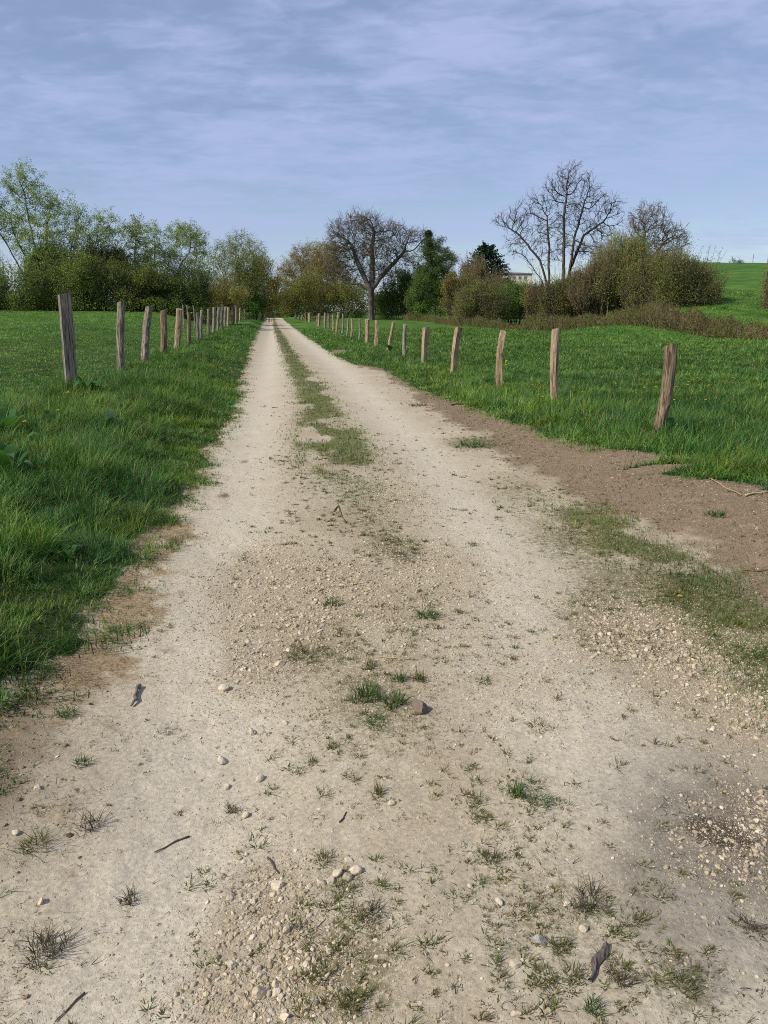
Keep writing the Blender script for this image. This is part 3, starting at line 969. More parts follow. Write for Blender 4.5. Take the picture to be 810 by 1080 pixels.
for (u, v, wpx, hpx, pal, nb, lab) in TUFTS:
    p = gp(u, v)
    d = np.linalg.norm(p - np.array((0, 0, CAMZ)))
    w = wpx * d / F
    h = hpx * d / F * 0.85
    nb = int(nb * 1.3)
    rr = np.sqrt(rng.random(nb)) * w * 0.36
    aa = rng.uniform(0, 2 * pi, nb)
    lob = 1 + 0.35 * np.sin(aa * 3 + rng.uniform(0, 6))
    x = rr * np.cos(aa) * lob
    y = rr * np.sin(aa) * lob
    hh = h * rng.uniform(0.25, 1.1, nb)
    an = aa + rng.normal(0, 1.3, nb)
    le = np.minimum(w * 0.42, hh * 1.8) * rng.uniform(0.3, 1.3, nb)
    z = zfun(p[0] + x, p[1] + y) - float(zfun(p[0], p[1])) - 0.002
    c = np.array(pal)[rng.choice(4, nb, p=[.38, .28, .2, .14])] * rng.uniform(0.7, 1.25, (nb, 1))
    o = blades('grass_tuft', np.stack([x, y, z], -1), hh, an, le, np.full(nb, max(0.0022, d * 0.0009)) * rng.uniform(0.8, 1.3, nb), c, 3, mat=M_GRASS if pal is not G3 else M_DRY)
    o.location = (p[0], p[1], float(zfun(p[0], p[1])))
    tag(o, lab, 'tuft', 'tufts and weeds growing on the track')


# ------------------------------------------------------------------ sticks, straws, bark
def tube(pts, rad, k=6):
    pts = np.array(pts, float)
    n = len(pts)
    rad = np.broadcast_to(np.asarray(rad, float), (n,))
    V = []
    for i in range(n):
        d = pts[min(i + 1, n - 1)] - pts[max(i - 1, 0)]
        d /= np.linalg.norm(d) + 1e-9
        a = np.cross(d, (0, 0, 1.0)) if abs(d[2]) < 0.9 else np.cross(d, (1.0, 0, 0))
        a /= np.linalg.norm(a)
        b = np.cross(d, a)
        for j in range(k):
            th = 2 * pi * j / k
            V.append(pts[i] + rad[i] * (cos(th) * a + sin(th) * b))
    fq = []
    for i in range(n - 1):
        for j in range(k):
            fq.append((i * k + j, i * k + (j + 1) % k, (i + 1) * k + (j + 1) % k, (i + 1) * k + j))
    c0 = len(V)
    V += [pts[0], pts[-1]]
    ft = [(c0, (j + 1) % k, j) for j in range(k)] + [(c0 + 1, (n - 1) * k + j, (n - 1) * k + (j + 1) % k) for j in range(k)]
    return np.array(V), np.array(fq), np.array(ft)


STICKS = [
    ('stick', [(147, 724), (143, 734), (140, 746)], 4.0, (0.16, 0.13, 0.105), 'short grey stick lying at the edge of the smooth rut', 'stick'),
    ('straw', [(399, 693), (418, 695), (433, 696)], 1.3, (0.42, 0.33, 0.19), 'long pale straw lying level above the green cluster', 'straw'),
    ('straw', [(333, 979), (339, 973), (345, 968)], 1.6, (0.50, 0.43, 0.28), 'upper of two short straws on the moss patch', 'straw'),
    ('straw', [(354, 999), (358, 993), (362, 987)], 1.6, (0.48, 0.42, 0.27), 'lower of two short straws on the moss patch', 'straw'),
    ('twig', [(200, 883), (183, 889), (163, 900)], 1.6, (0.10, 0.075, 0.055), 'thin dark twig slanting across the smooth rut', 'twig'),
    ('twig', [(89, 1048), (75, 1062), (58, 1079)], 1.6, (0.11, 0.08, 0.06), 'thin dark twig below the large dry tuft', 'twig'),
    ('straw', [(520, 709), (538, 715), (557, 722)], 1.3, (0.42, 0.34, 0.22), 'pale straw stretching from a flat green weed', 'straw'),
    ('dry_stalk', [(737, 497), (746, 500), (755, 505)], 2.2, (0.46, 0.36, 0.21), 'short pale stalk on the soil at the corner of the grass', 'stalk'),
    ('dry_stalk', [(740, 500), (752, 507), (766, 516), (782, 523)], 1.6, (0.40, 0.29, 0.15), 'long bent tan stalk across the brown soil', 'stalk'),
    ('dry_stalk', [(786, 524), (797, 521), (812, 520)], 2.2, (0.46, 0.38, 0.22), 'pale stalk lying near the edge of the brown soil', 'stalk'),
    ('dry_stalk', [(786, 602), (798, 603), (812, 602)], 1.8, (0.22, 0.12, 0.06), 'reddish brown stalk on the soil above the green strip', 'stalk'),
    ('stick', [(475, 428), (483, 427), (491, 427)], 1.6, (0.05, 0.04, 0.03), 'dark stick lying in the soil strip at the grass edge', 'stick'),
    ('root', [(283, 905), (288, 912), (293, 922)], 2.2, (0.09, 0.07, 0.06), 'dark forked root above the blocky pale stone', 'root'),
    ('twig', [(358, 868), (362, 864), (365, 857)], 1.6, (0.07, 0.05, 0.04), 'short dark twig in mid track above the pale stone cluster', 'twig'),
    ('twig', [(352, 540), (357, 533), (360, 545), (365, 552)], 1.2, (0.12, 0.08, 0.05), 'curled brown twig on the worn centre strip', 'twig'),
]
for (nm, pl, wpx, col, lab, cat) in STICKS:
    g = gps(pl)
    d = np.linalg.norm(g[0] - np.array((0, 0, CAMZ)))
    r0 = wpx * d / F * 0.5
    o0 = g[0].copy()
    pts = []
    for a, b in zip(g[:-1], g[1:]):
        for k in range(4):
            q = a + (b - a) * k / 4
            pts.append(q)
    pts.append(g[-1])
    pts = np.array(pts)
    pts[:, :2] += rng.normal(0, r0 * 0.5, (len(pts), 2))
    pts[:, 2] = zfun(pts[:, 0], pts[:, 1]) + r0 * 0.9 + np.abs(rng.normal(0, r0 * 0.4, len(pts)))
    pts = pts - o0
    rad = r0 * (1 - 0.35 * np.linspace(0, 1, len(pts))) * rng.uniform(0.8, 1.15, len(pts))
    V, fq, ft = tube(pts, rad, 7)
    t = np.tile(np.array(col), (len(V), 1)) * rng.uniform(0.75, 1.2, (len(V), 1))
    o = new_mesh(nm, V, [fq, ft], [M_DRY if nm in ('straw', 'dry_stalk') else M_BARK], tint=t, smooth=True)
    o.location = o0
    tag(o, lab, cat, 'stray stalks and twigs on the ground')

# strip of dark bark
b0, b1 = gp(639, 998), gp(621, 1036)
dd = np.linalg.norm(b0 - np.array((0, 0, CAMZ)))
ax = (b1 - b0)
L_ = np.linalg.norm(ax)
ax /= L_
pp = np.array((-ax[1], ax[0], 0))
pp /= np.linalg.norm(pp)
nu, nw = 14, 5
V = []
for i in range(nu):
    k = i / (nu - 1)
    hw = 3.2 * dd / F * (0.45 + 0.75 * sin(pi * min(1, k * 1.1 + 0.12)) ** 0.8) * rng.uniform(0.75, 1.2)
    for lay in (1, 0):
        for j in range(nw):
            q = (j / (nw - 1)) * 2 - 1
            V.append(ax * L_ * k + pp * (q * hw + 0.004 * sin(k * 9)) + np.array((0, 0, 0.002 + lay * (0.004 + 0.007 * (1 - q * q)) * rng.uniform(0.7, 1.3))))
V = np.array(V)
fq = []
m2 = nw * 2
for i in range(nu - 1):
    for j in range(nw - 1):
        a = i * m2 + j
        fq.append((a, a + 1, a + m2 + 1, a + m2))
        a = i * m2 + nw + j
        fq.append((a + 1, a, a + m2, a + m2 + 1))
    a = i * m2
    fq.append((a, a + m2, a + m2 + nw, a + nw))
    a = i * m2 + nw - 1
    fq.append((a + m2, a, a + nw, a + m2 + nw))
t = np.tile((0.12, 0.10, 0.088), (len(V), 1)) * rng.uniform(0.5, 1.5, (len(V), 1))
o = new_mesh('bark_strip', V, [np.array(fq)], [M_BARK], tint=t)
o.location = (b0[0], b0[1], float(zfun(b0[0], b0[1])) + 0.001)
tag(o, 'dark grey strip of bark lying on the track below a small bright stone', 'bark')


# ------------------------------------------------------------------ broad leaved plants and flowers
def leaf_mesh(parts, base, ang, length, width, rise, curl, col):
    """one broad leaf as a small curved sheet appended to parts"""
    n = 7
    d = np.array((cos(ang), sin(ang), 0))
    sd = np.array((-sin(ang), cos(ang), 0))
    V = []
    for i in range(n):
        k = i / (n - 1)
        c = base + d * length * (k ** 0.9) * 0.9 + np.array((0, 0, rise * sin(min(1.0, k * 1.15) * pi * 0.62) - curl * k ** 3))
        w = width * 0.5 * (sin(pi * min(0.98, 0.08 + k * 0.92)) ** 0.75) * random.uniform(0.88, 1.1)
        if i == 0:
            w = width * 0.06
        cup = 0.18 * w
        V += [c - sd * w + np.array((0, 0, cup)), c, c + sd * w + np.array((0, 0, cup))]
    f = []
    for i in range(n - 1):
        a = 3 * i
        f += [(a, a + 1, a + 4, a + 3), (a + 1, a + 2, a + 5, a + 4)]
    off = sum(len(p[0]) for p in parts)
    parts.append((np.array(V), np.array(f) + off, np.tile(col, (len(V), 1)) * np.random.default_rng(len(parts) + 3).uniform(0.9, 1.1, (len(V), 1))))


def dock(u, v, spread, nl, lab, pale=False, loc=None):
    p = gp(u, v) if loc is None else np.array(loc)
    z0 = float(zfun(p[0], p[1]))
    root = empty('dock_plant', (p[0], p[1], z0))
    tag(root, lab, 'plant', 'broad leaved plants in the grass')
    parts = []
    for i in range(nl):
        a = 2 * pi * i / nl + random.uniform(-0.4, 0.4)
        ln = spread * random.uniform(0.6, 1.1)
        c = np.array((0.050, 0.125, 0.034)) * random.uniform(0.75, 1.35)
        if pale and random.random() < 0.5:
            c = np.array((0.11, 0.19, 0.09)) * random.uniform(0.8, 1.1)
        leaf_mesh(parts, np.array((0.02 * cos(a), 0.02 * sin(a), 0.02)), a, ln, ln * random.uniform(0.34, 0.48), ln * random.uniform(0.45, 1.1), ln * random.uniform(0.0, 0.5), c)
    V = np.concatenate([q[0] for q in parts])
    Fq = np.concatenate([q[1] for q in parts])
    T = np.concatenate([q[2] for q in parts])
    new_mesh('leaves', V, [Fq], [M_LEAF], tint=T, parent=root, smooth=True)
    Vs, q1, q2 = tube([(0, 0, -0.03), (0.004, 0.003, 0.05), (0.0, 0.01, spread * 0.5)], [0.008, 0.006, 0.003], 5)
    new_mesh('stem', Vs, [q1, q2], [M_LEAF], tint=np.tile((0.07, 0.10, 0.04), (len(Vs), 1)), parent=root, smooth=True)


dock(12, 500, 0.30, 10, 'broad leaved dock with pale upright leaves at the left margin of the verge', True)
dock(8, 462, 0.26, 9, 'broad leaved dock behind the pale one, deeper in the long grass')
dock(72, 592, 0.11, 8, 'low broad leaved dock in the grass close to the dry track edge')
dock(98, 418, 0.30, 11, 'dark leafy clump just right of the foot of the thickest grey post')
dock(122, 452, 0.22, 9, 'small leafy plant with pale leaves between the verge and the thickest post', True)
dock(60, 452, 0.22, 9, 'leafy plant beside the single yellow flower on the verge')
dock(712, 462, 0.22, 9, 'dark leafy clump right of the foot of the leaning near post')
dock(600, 424, 0.22, 9, 'leafy clump right of the foot of the round pale post')
dock(412, 372, 0.30, 9, 'dark leafy clump by the foot of the slanting thin post')

M_PETAL = plain('dandelion_petals', (0.75, 0.50, 0.015), 0.6, 0.2, 60)


def dandelion_src(h, r):
    root = empty('dandelion', (0, 0, 0))
    Vs, q1, q2 = tube([(0, 0, -0.02), (0.006, 0.0, h * 0.5), (0.012, 0.004, h)], [0.0035, 0.003, 0.003], 5)
    new_mesh('stem', Vs, [q1, q2], [M_LEAF], tint=np.tile((0.09, 0.14, 0.04), (len(Vs), 1)), parent=root, smooth=True)
    V, Fq = [], []
    for ring, (rr, zz, nn) in enumerate([(r, 0.004, 14), (r * 0.72, 0.010, 11), (r * 0.42, 0.014, 8)]):
        for i in range(nn):
            a = 2 * pi * (i + 0.5 * ring) / nn
            d = np.array((cos(a), sin(a), 0))
            s_ = np.array((-sin(a), cos(a), 0)) * rr * 0.16
            c = np.array((0.012, 0.004, h))
            k = len(V)
            V += [c - s_ * 0.5, c + s_ * 0.5, c + d * rr + s_ + (0, 0, zz), c + d * rr - s_ + (0, 0, zz)]
            Fq.append((k, k + 1, k + 2, k + 3))
    new_mesh('flower_head', np.array(V), [np.array(Fq)], [M_PETAL], parent=root)
    return root


def copy_tree(o, parent=None):
    c = o.copy()
    COL.objects.link(c)
    if parent is not None:
        c.parent = parent
    for ch in [x for x in bpy.data.objects if x.parent is o]:
        copy_tree(ch, c)
    return c


dan = dandelion_src(0.20, 0.024)
p = gp(73, 436)
dan.location = (p[0], p[1], float(zfun(p[0], p[1])) + 0.06)
tag(dan, 'single yellow dandelion standing out of the dark verge grass', 'flower', 'dandelions in the grass')
SPOTS = [(710, 437, 'yellow dandelion just right of the foot of the leaning near post'), (742, 437, 'pale yellow dandelion further right of the leaning near post'),
         (716, 630, 'yellow dandelion on the green strip beside the brown soil'), (62, 452, None), (30, 466, None)]
kids = [x for x in bpy.data.objects if x.parent is dan]


def dandelion_at(x, y, up, sc, lab):
    c = dan.copy()
    COL.objects.link(c)
    for k in kids:
        d = k.copy()
        COL.objects.link(d)
        d.parent = c
    c.location = (x, y, float(zfun(x, y)) + up)
    c.scale = (sc, sc, sc)
    c.rotation_euler = (0, 0, random.uniform(0, 6))
    c['label'] = lab
    return c


for (u, v, lab) in SPOTS:
    p = gp(u, v)
    if lab is None:
        lab = 'small yellow flower in the long verge grass near the leafy plants'
    dandelion_at(p[0], p[1], 0.03 if v < 600 else -0.10, 0.85 if v < 600 else 0.55, lab)
for i in range(46):
    u = random.uniform(430, 805)
    v = random.uniform(364, 440)
    p = gp(u, v)
    s_, t_ = st(p[0], p[1])
    if t_ < 4.0:
        continue
    dandelion_at(p[0], p[1], random.uniform(-0.02, 0.05), random.uniform(0.75, 1.15), 'small yellow dandelion dotted among the meadow grass beyond the pale posts')


# ------------------------------------------------------------------ fence posts
def post(D, x, y, base_px_u, top, w, mat, style, lab, group, name='fence_post', w_top=None):
    """top: world point of the post's top; w: diameter in metres"""
    z0 = float(zfun(x, y))
    b = np.array((x, y, z0))
    ax = np.array(top) - b
    m, n = (14, 20) if D < 30 else (9, 9)
    sd = rng.integers(0, 10000)
    V = []
    w_top = w_top or w
    ph = rng.uniform(0, 6.28)
    bow = rng.normal(0, 0.02, 2)
    for i in range(n + 1):
        k = i / n
        kk = -0.12 + k * 1.12
        c = ax * kk + np.array((bow[0] * sin(pi * max(kk, 0)), bow[1] * sin(pi * max(kk, 0)), 0))
        r = 0.5 * (w + (w_top - w) * max(kk, 0))
        if kk < 0.08:
            r *= 1.08
        for j in range(m):
            th = 2 * pi * j / m
            rr = r
            if style == 'split':       # halved or quartered trunk: flat faces
                q = ((th + ph) % (2 * pi / 3)) - pi / 3
                rr = r * min(1.12, 0.80 / max(0.72, cos(q)))
            elif style == 'square':
                q = ((th + ph) % (pi / 2)) - pi / 4
                rr = r * min(1.15, 0.86 / max(0.70, cos(q)))
            rr *= 1 + 0.17 * float(fbm(np.array(j * 0.9 if j < m / 2 else (m - j) * 0.9), np.array(kk * 5.0), 1.0, 2, int(sd))) + 0.07 * float(fbm(np.array(th * 2.0 if j < m - 1 else 0.3), np.array(kk * 1.3), 1.0, 2, int(sd) + 5))
            pz = 0.0
            if i == n:
                pz = 0.25 * r * (cos(th + ph)) + rng.uniform(-0.06, 0.06) * r
            V.append(c + np.array((cos(th) * rr, sin(th) * rr, pz)))
    V.append(ax + np.array((0, 0, 0.02 * w)))
    fq = [(i * m + j, i * m + (j + 1) % m, (i + 1) * m + (j + 1) % m, (i + 1) * m + j) for i in range(n) for j in range(m)]
    ft = [(n * m + j, n * m + (j + 1) % m, (n + 1) * m) for j in range(m)]
    o = new_mesh(name, np.array(V), [np.array(fq), np.array(ft)], [mat])
    o.location = b
    tag(o, lab, 'post', group)
    return o


def on_line(u, vb, T):
    r = ray(u, vb)
    k = T / (r[0] * NV[0] + r[1] * NV[1])
    return r[0] * k, r[1] * k


LEFT = [
    (74, 406, 67, 310, 13.5, M_WGREY, 'split', 'thick weathered grey split post, nearest and tallest of the left fence'),
    (127, 387, 128, 318, 8.5, M_WGREY, 'round', 'slim grey post, rounded at its top, second along the left fence'),
    (152.5, 381, 157.5, 323.5, 9, M_WGREY, 'split', 'grooved brown grey post leaning right, third along the left fence'),
    (172.5, 373, 172.5, 327, 7.5, M_WBROWN, 'round', 'short knobbly dark post, fourth along the left fence'),
    (187, 371, 189, 326, 7.5, M_WTAN, 'round', 'tan barked post flared at its foot, fifth along the left fence'),
    (199, 364, 199, 330, 4.5, M_WBROWN, 'round', 'thin dark post, sixth along the left fence'),
    (208, 355, 208, 329.7, 4, M_WGREY, 'split', None), (212, 354, 213, 327, 3.5, M_WLICH, 'round', None), (219.4, 351, 220.3, 325.6, 4, M_WBROWN, 'round', None),
    (224.8, 348, 226, 324, 4, M_WGREY, 'split', None), (229.6, 346.5, 231, 324, 3, M_WLICH, 'round', None), (233.6, 345, 234.6, 322, 3.5, M_WGREY, 'split', None),
    (237, 344, 238, 323.6, 3, M_WGREY, 'round', None), (240, 342, 241, 324, 3, M_WPALE, 'round', None), (246, 340.5, 246, 323, 3.5, M_WBROWN, 'split', None),
    (249, 338, 249, 322, 3, M_WGREY, 'round', None), (253, 337, 253.5, 324, 2.6, M_WPALE, 'split', None), (258, 336, 258, 325.6, 2.4, M_WBROWN, 'round', None), (261, 335, 261, 326.6, 2.2, M_WPALE, 'round', None),
]
RIGHT = [
    (692, 461, 708, 364, 12, M_WBROWN, 'round', 'rough brown post with a dark split top, leaning right, nearest of the right fence', 14),
    (586, 428, 587, 347, 9.5, M_WPALE, 'round', 'round peeled pale post with a flat top, second along the right fence', 10),
    (527, 413, 530.5, 349, 8.5, M_WTAN, 'square', 'squared tan post with a dark right side, third along the right fence', 8),
    (478, 398, 484, 346, 6.5, M_WTAN, 'square', 'tan split post thicker at its leaning top, fourth along the right fence', 8.5),
    (447.2, 387, 449.3, 345, 6.5, M_WPALE, 'square', 'broad pale split post with a notch in its side, fifth along the right fence', 7.5),
    (426.7, 378, 427.5, 342, 4.3, M_WLICH, 'round', 'slim grey green post, sixth along the right fence', 4.3),
    (409, 372, 415.2, 339.5, 3.8, M_WTAN, 'round', 'thin tan post slanting sharply right, seventh along the right fence', 3.8),
    (396.4, 365, 397.6, 338, 4.5, M_WTAN, 'split', 'tan post below the big bare oak, eighth along the right fence', 5),
    (387, 363.5, 387.4, 337, 5, M_WPALE, 'square', 'pale squared post just left of the oak trunk, ninth along the right fence', 5),
    (378.7, 358, 379, 336.5, 2.5, M_WLICH, 'round', None, 2.5), (370.5, 356, 371.3, 336, 2.5, M_WPALE, 'round', None, 2.6), (366, 353, 367, 336, 2.4, M_WLICH, 'round', None, 2.4),
    (361, 352.6, 361.7, 331, 2.6, M_WLICH, 'round', None, 2.6), (355, 351, 357.4, 329.4, 3, M_WTAN, 'round', None, 3), (351.5, 350.5, 351, 331, 2.6, M_WTAN, 'round', None, 2.6),
    (346.9, 349.6, 346.5, 330.7, 2.5, M_WGREY, 'round', None, 2.5), (342.6, 348, 343, 330, 2.6, M_WTAN, 'round', None, 2.6), (336.3, 346, 336.7, 330.7, 3, M_WPALE, 'square', None, 3),
    (334, 345, 334, 333, 2.2, M_WBROWN, 'round', None, 2.2), (326.5, 340.6, 326.3, 330, 3.4, M_WPALE, 'square', None, 3.4), (322.8, 339.6, 322, 330, 2, M_WBROWN, 'round', None, 2),
    (319, 339, 319, 332, 2, M_WGREY, 'round', None, 2), (315.4, 338.7, 315.4, 333, 2.2, M_WGREY, 'round', None, 2.2), (311.7, 338, 311.7, 333, 2, M_WPALE, 'round', None, 2), (308, 337, 308, 332.6, 2, M_WBROWN, 'round', None, 2), (305.7, 337, 305.7, 332.6, 2, M_WGREY, 'round', None, 2),
]
TONE = {M_WGREY.name: 'grey', M_WBROWN.name: 'brown', M_WTAN.name: 'tan', M_WPALE.name: 'pale', M_WLICH.name: 'grey green'}
R3 = None
for i, (ub, vb, ut, vt, wpx, mat, sty, lab) in enumerate(LEFT):
    x, y = on_line(ub, vb, -3.2)
    D = y
    top = P(ut, vt, D)
    w = wpx * D / F * 0.88
    lab = lab or 'thin %s post, %s from near end of left fence' % (TONE[mat.name], ORD[i])
    post(D, x, y, ub, top, w, mat, sty, lab, 'posts of the left fence')
for i, (ub, vb, ut, vt, wpx, mat, sty, lab, wt) in enumerate(RIGHT):
    x, y = on_line(ub, vb, 4.3)
    D = y
    top = P(ut, vt, D)
    lab = lab or 'thin %s post, %s from near end of right fence' % (TONE[mat.name], ORD[i])
    o = post(D, x, y, ub, top, wpx * D / F * 0.9, mat, sty, lab, 'posts of the right fence', w_top=wt * D / F * 0.9)
    if i == 2:
        R3 = (o, D)
# yellow wire insulator on the third right post
o, D = R3
a0 = P(534.0, 382.5, D - 0.02) - np.array(o.location)
pts = [a0 + np.array((0.035 * cos(a) * 0.7, -0.02, 0.045 * sin(a))) for a in np.linspace(0.4, 2 * pi - 0.4, 11)]
Vv, q1, q2 = tube([a0 + np.array((-0.06, 0.0, 0.0)), a0 + np.array((-0.02, -0.01, 0.0))] + pts, 0.009, 6)
io = new_mesh('insulator', Vv, [q1, q2], [plain('yellow_plastic', (0.75, 0.55, 0.02), 0.4, 0.5, 30)], parent=o, smooth=True)
# thin stakes of a second fence behind the left one
for i, (u, vt) in enumerate([(193, 321.5), (197.4, 322), (204, 322.5)]):
    D = 46.0
    pb = P(u, 330, D)
    post(D, pb[0], D, u, P(u, vt, D), 0.09, M_WGREY, 'round', ['thin pale stake behind the left fence, leftmost of three at the dark bushes', 'thin pale stake behind the left fence, middle of three at the dark bushes', 'thin pale stake behind the left fence, rightmost of three at the dark bushes'][i], 'stakes behind the left fence', name='fence_stake')


# ------------------------------------------------------------------ trees
def ell_points(n, ells, D, depth=0.85, shell=0.0, rg=rng):
    """n points in the union of ellipsoids given as survey (u, v, ru, rv[, dy[, weight]])"""
    wts = np.array([(e[2] * e[3] * (e[5] if len(e) > 5 else 1.0)) for e in ells], float)
    pick = rg.choice(len(ells), n, p=wts / wts.sum())
    d = rg.normal(size=(n, 3))
    d /= np.linalg.norm(d, axis=1)[:, None]
    r = rg.random(n) ** (1 / 3.0)
    if shell:
        r = 1 - (1 - r) * (1 - shell)
    d *= r[:, None]
    C = np.array([P(e[0], e[1], D + (e[4] if len(e) > 4 else 0)) for e in ells])
    R_ = np.array([(e[2] * D / F, min(e[2], e[3] * 1.3) * D / F * depth, e[3] * D / F) for e in ells])
    return C[pick] + d * R_[pick]


def frusta(p0, p1, r0, r1, k):
    """open tapered prisms"""
    n = len(p0)
    d = p1 - p0
    d = d / (np.linalg.norm(d, axis=1)[:, None] + 1e-9)
    up = np.where(np.abs(d[:, 2:3]) < 0.9, np.array([[0, 0, 1.0]]), np.array([[1.0, 0, 0]]))
    a = np.cross(d, up)
    a /= np.linalg.norm(a, axis=1)[:, None] + 1e-9
    b = np.cross(d, a)
    th = 2 * pi * np.arange(k) / k
    ring = a[:, None, :] * np.cos(th)[None, :, None] + b[:, None, :] * np.sin(th)[None, :, None]
    V = np.concatenate([p0[:, None, :] + ring * r0[:, None, None], p1[:, None, :] + ring * r1[:, None, None]], 1)
    j = np.arange(k)
    q = np.stack([j, (j + 1) % k, k + (j + 1) % k, k + j], -1)
    Fq = (np.arange(n) * 2 * k)[:, None, None] + q[None]
    return V.reshape(-1, 3), Fq.reshape(-1, 4)


def leaf_quads(c, size, rg, up=0.25):
    n = len(c)
    d = rg.normal(size=(n, 3))
    d[:, 2] += up
    d /= np.linalg.norm(d, axis=1)[:, None]
    e = rg.normal(size=(n, 3))
    e -= d * (e * d).sum(1)[:, None]
    e /= np.linalg.norm(e, axis=1)[:, None]
    f = np.cross(d, e)
    size = size[:, None]
    V = np.stack([c - e * size * 0.6, c + f * size * 0.34 - e * size * 0.05, c + e * size * 0.6, c - f * size * 0.34 - e * size * 0.05], 1)
    return V.reshape(-1, 3), np.arange(n * 4).reshape(-1, 4)


class Acc:
    def __init__(self):
        self.V, self.F, self.T, self.M, self.n = [], [], [], [], 0

    def add(self, V, F, col, mi):
        if len(V) == 0:
            return
        self.V.append(V)
        self.F.append(F + self.n)
        self.T.append(np.broadcast_to(col, (len(V), 3)))
        self.M.append(mi)
        self.n += len(V)

    def build(self, name, parent, origin):
        if not self.V:
            return None
        return new_mesh(name, np.concatenate(self.V) - np.array(origin), self.F, [M_BARK, M_LEAF], midx=self.M, tint=np.concatenate(self.T), parent=parent, smooth=False)


def colonize(att, stems, step, di, dk, iters, rg, up=0.12, wob=0.25):
    pos, par = [], []
    for pl in stems:
        last = -1
        pl = np.array(pl, float)
        for a, b in zip(pl[:-1], pl[1:]):
            m = max(1, int(np.linalg.norm(b - a) / step))
            for k in range(m):
                pos.append(a + (b - a) * k / m + (rg.normal(0, step * 0.06, 3) if len(pos) else 0))
                par.append(last)
                last = len(pos) - 1
        pos.append(pl[-1])
        par.append(last)
    pos = [np.array(p) for p in pos]
    att = att.copy()
    P0 = np.array(pos)
    d = np.linalg.norm(att[:, None] - P0[None], axis=2)
    near = d.argmin(1)
    nd = d.min(1)
    used = {}
    for it in range(iters):
        m = nd < di
        if not m.any():
            di *= 1.3
            if di > 1e3 or len(att) == 0:
                break
            continue
        Pn = np.array(pos)
        dirs = att[m] - Pn[near[m]]
        dirs /= np.linalg.norm(dirs, axis=1)[:, None] + 1e-9
        acc = np.zeros((len(pos), 3))
        np.add.at(acc, near[m], dirs)
        act = np.unique(near[m])
        act = [a for a in act if used.get(a, 0) < 4]
        if not act:
            break
        newp = []
        for a in act:
            v = acc[a] / (np.linalg.norm(acc[a]) + 1e-9) + np.array((0, 0, up)) + rg.normal(0, wob, 3)
            v /= np.linalg.norm(v)
            q = pos[a] + v * step
            used[a] = used.get(a, 0) + 1
            pos.append(q)
            par.append(int(a))
            newp.append(q)
        newp = np.array(newp)
        base = len(pos) - len(newp)
        d = np.linalg.norm(att[:, None] - newp[None], axis=2)
        k = d.argmin(1)
        dm = d.min(1)
        b = dm < nd
        near[b] = base + k[b]
        nd[b] = dm[b]
        alive = nd > dk
        att, near, nd = att[alive], near[alive], nd[alive]
        if len(att) == 0 or len(pos) > 9000:
            break
    return np.array(pos), np.array(par)


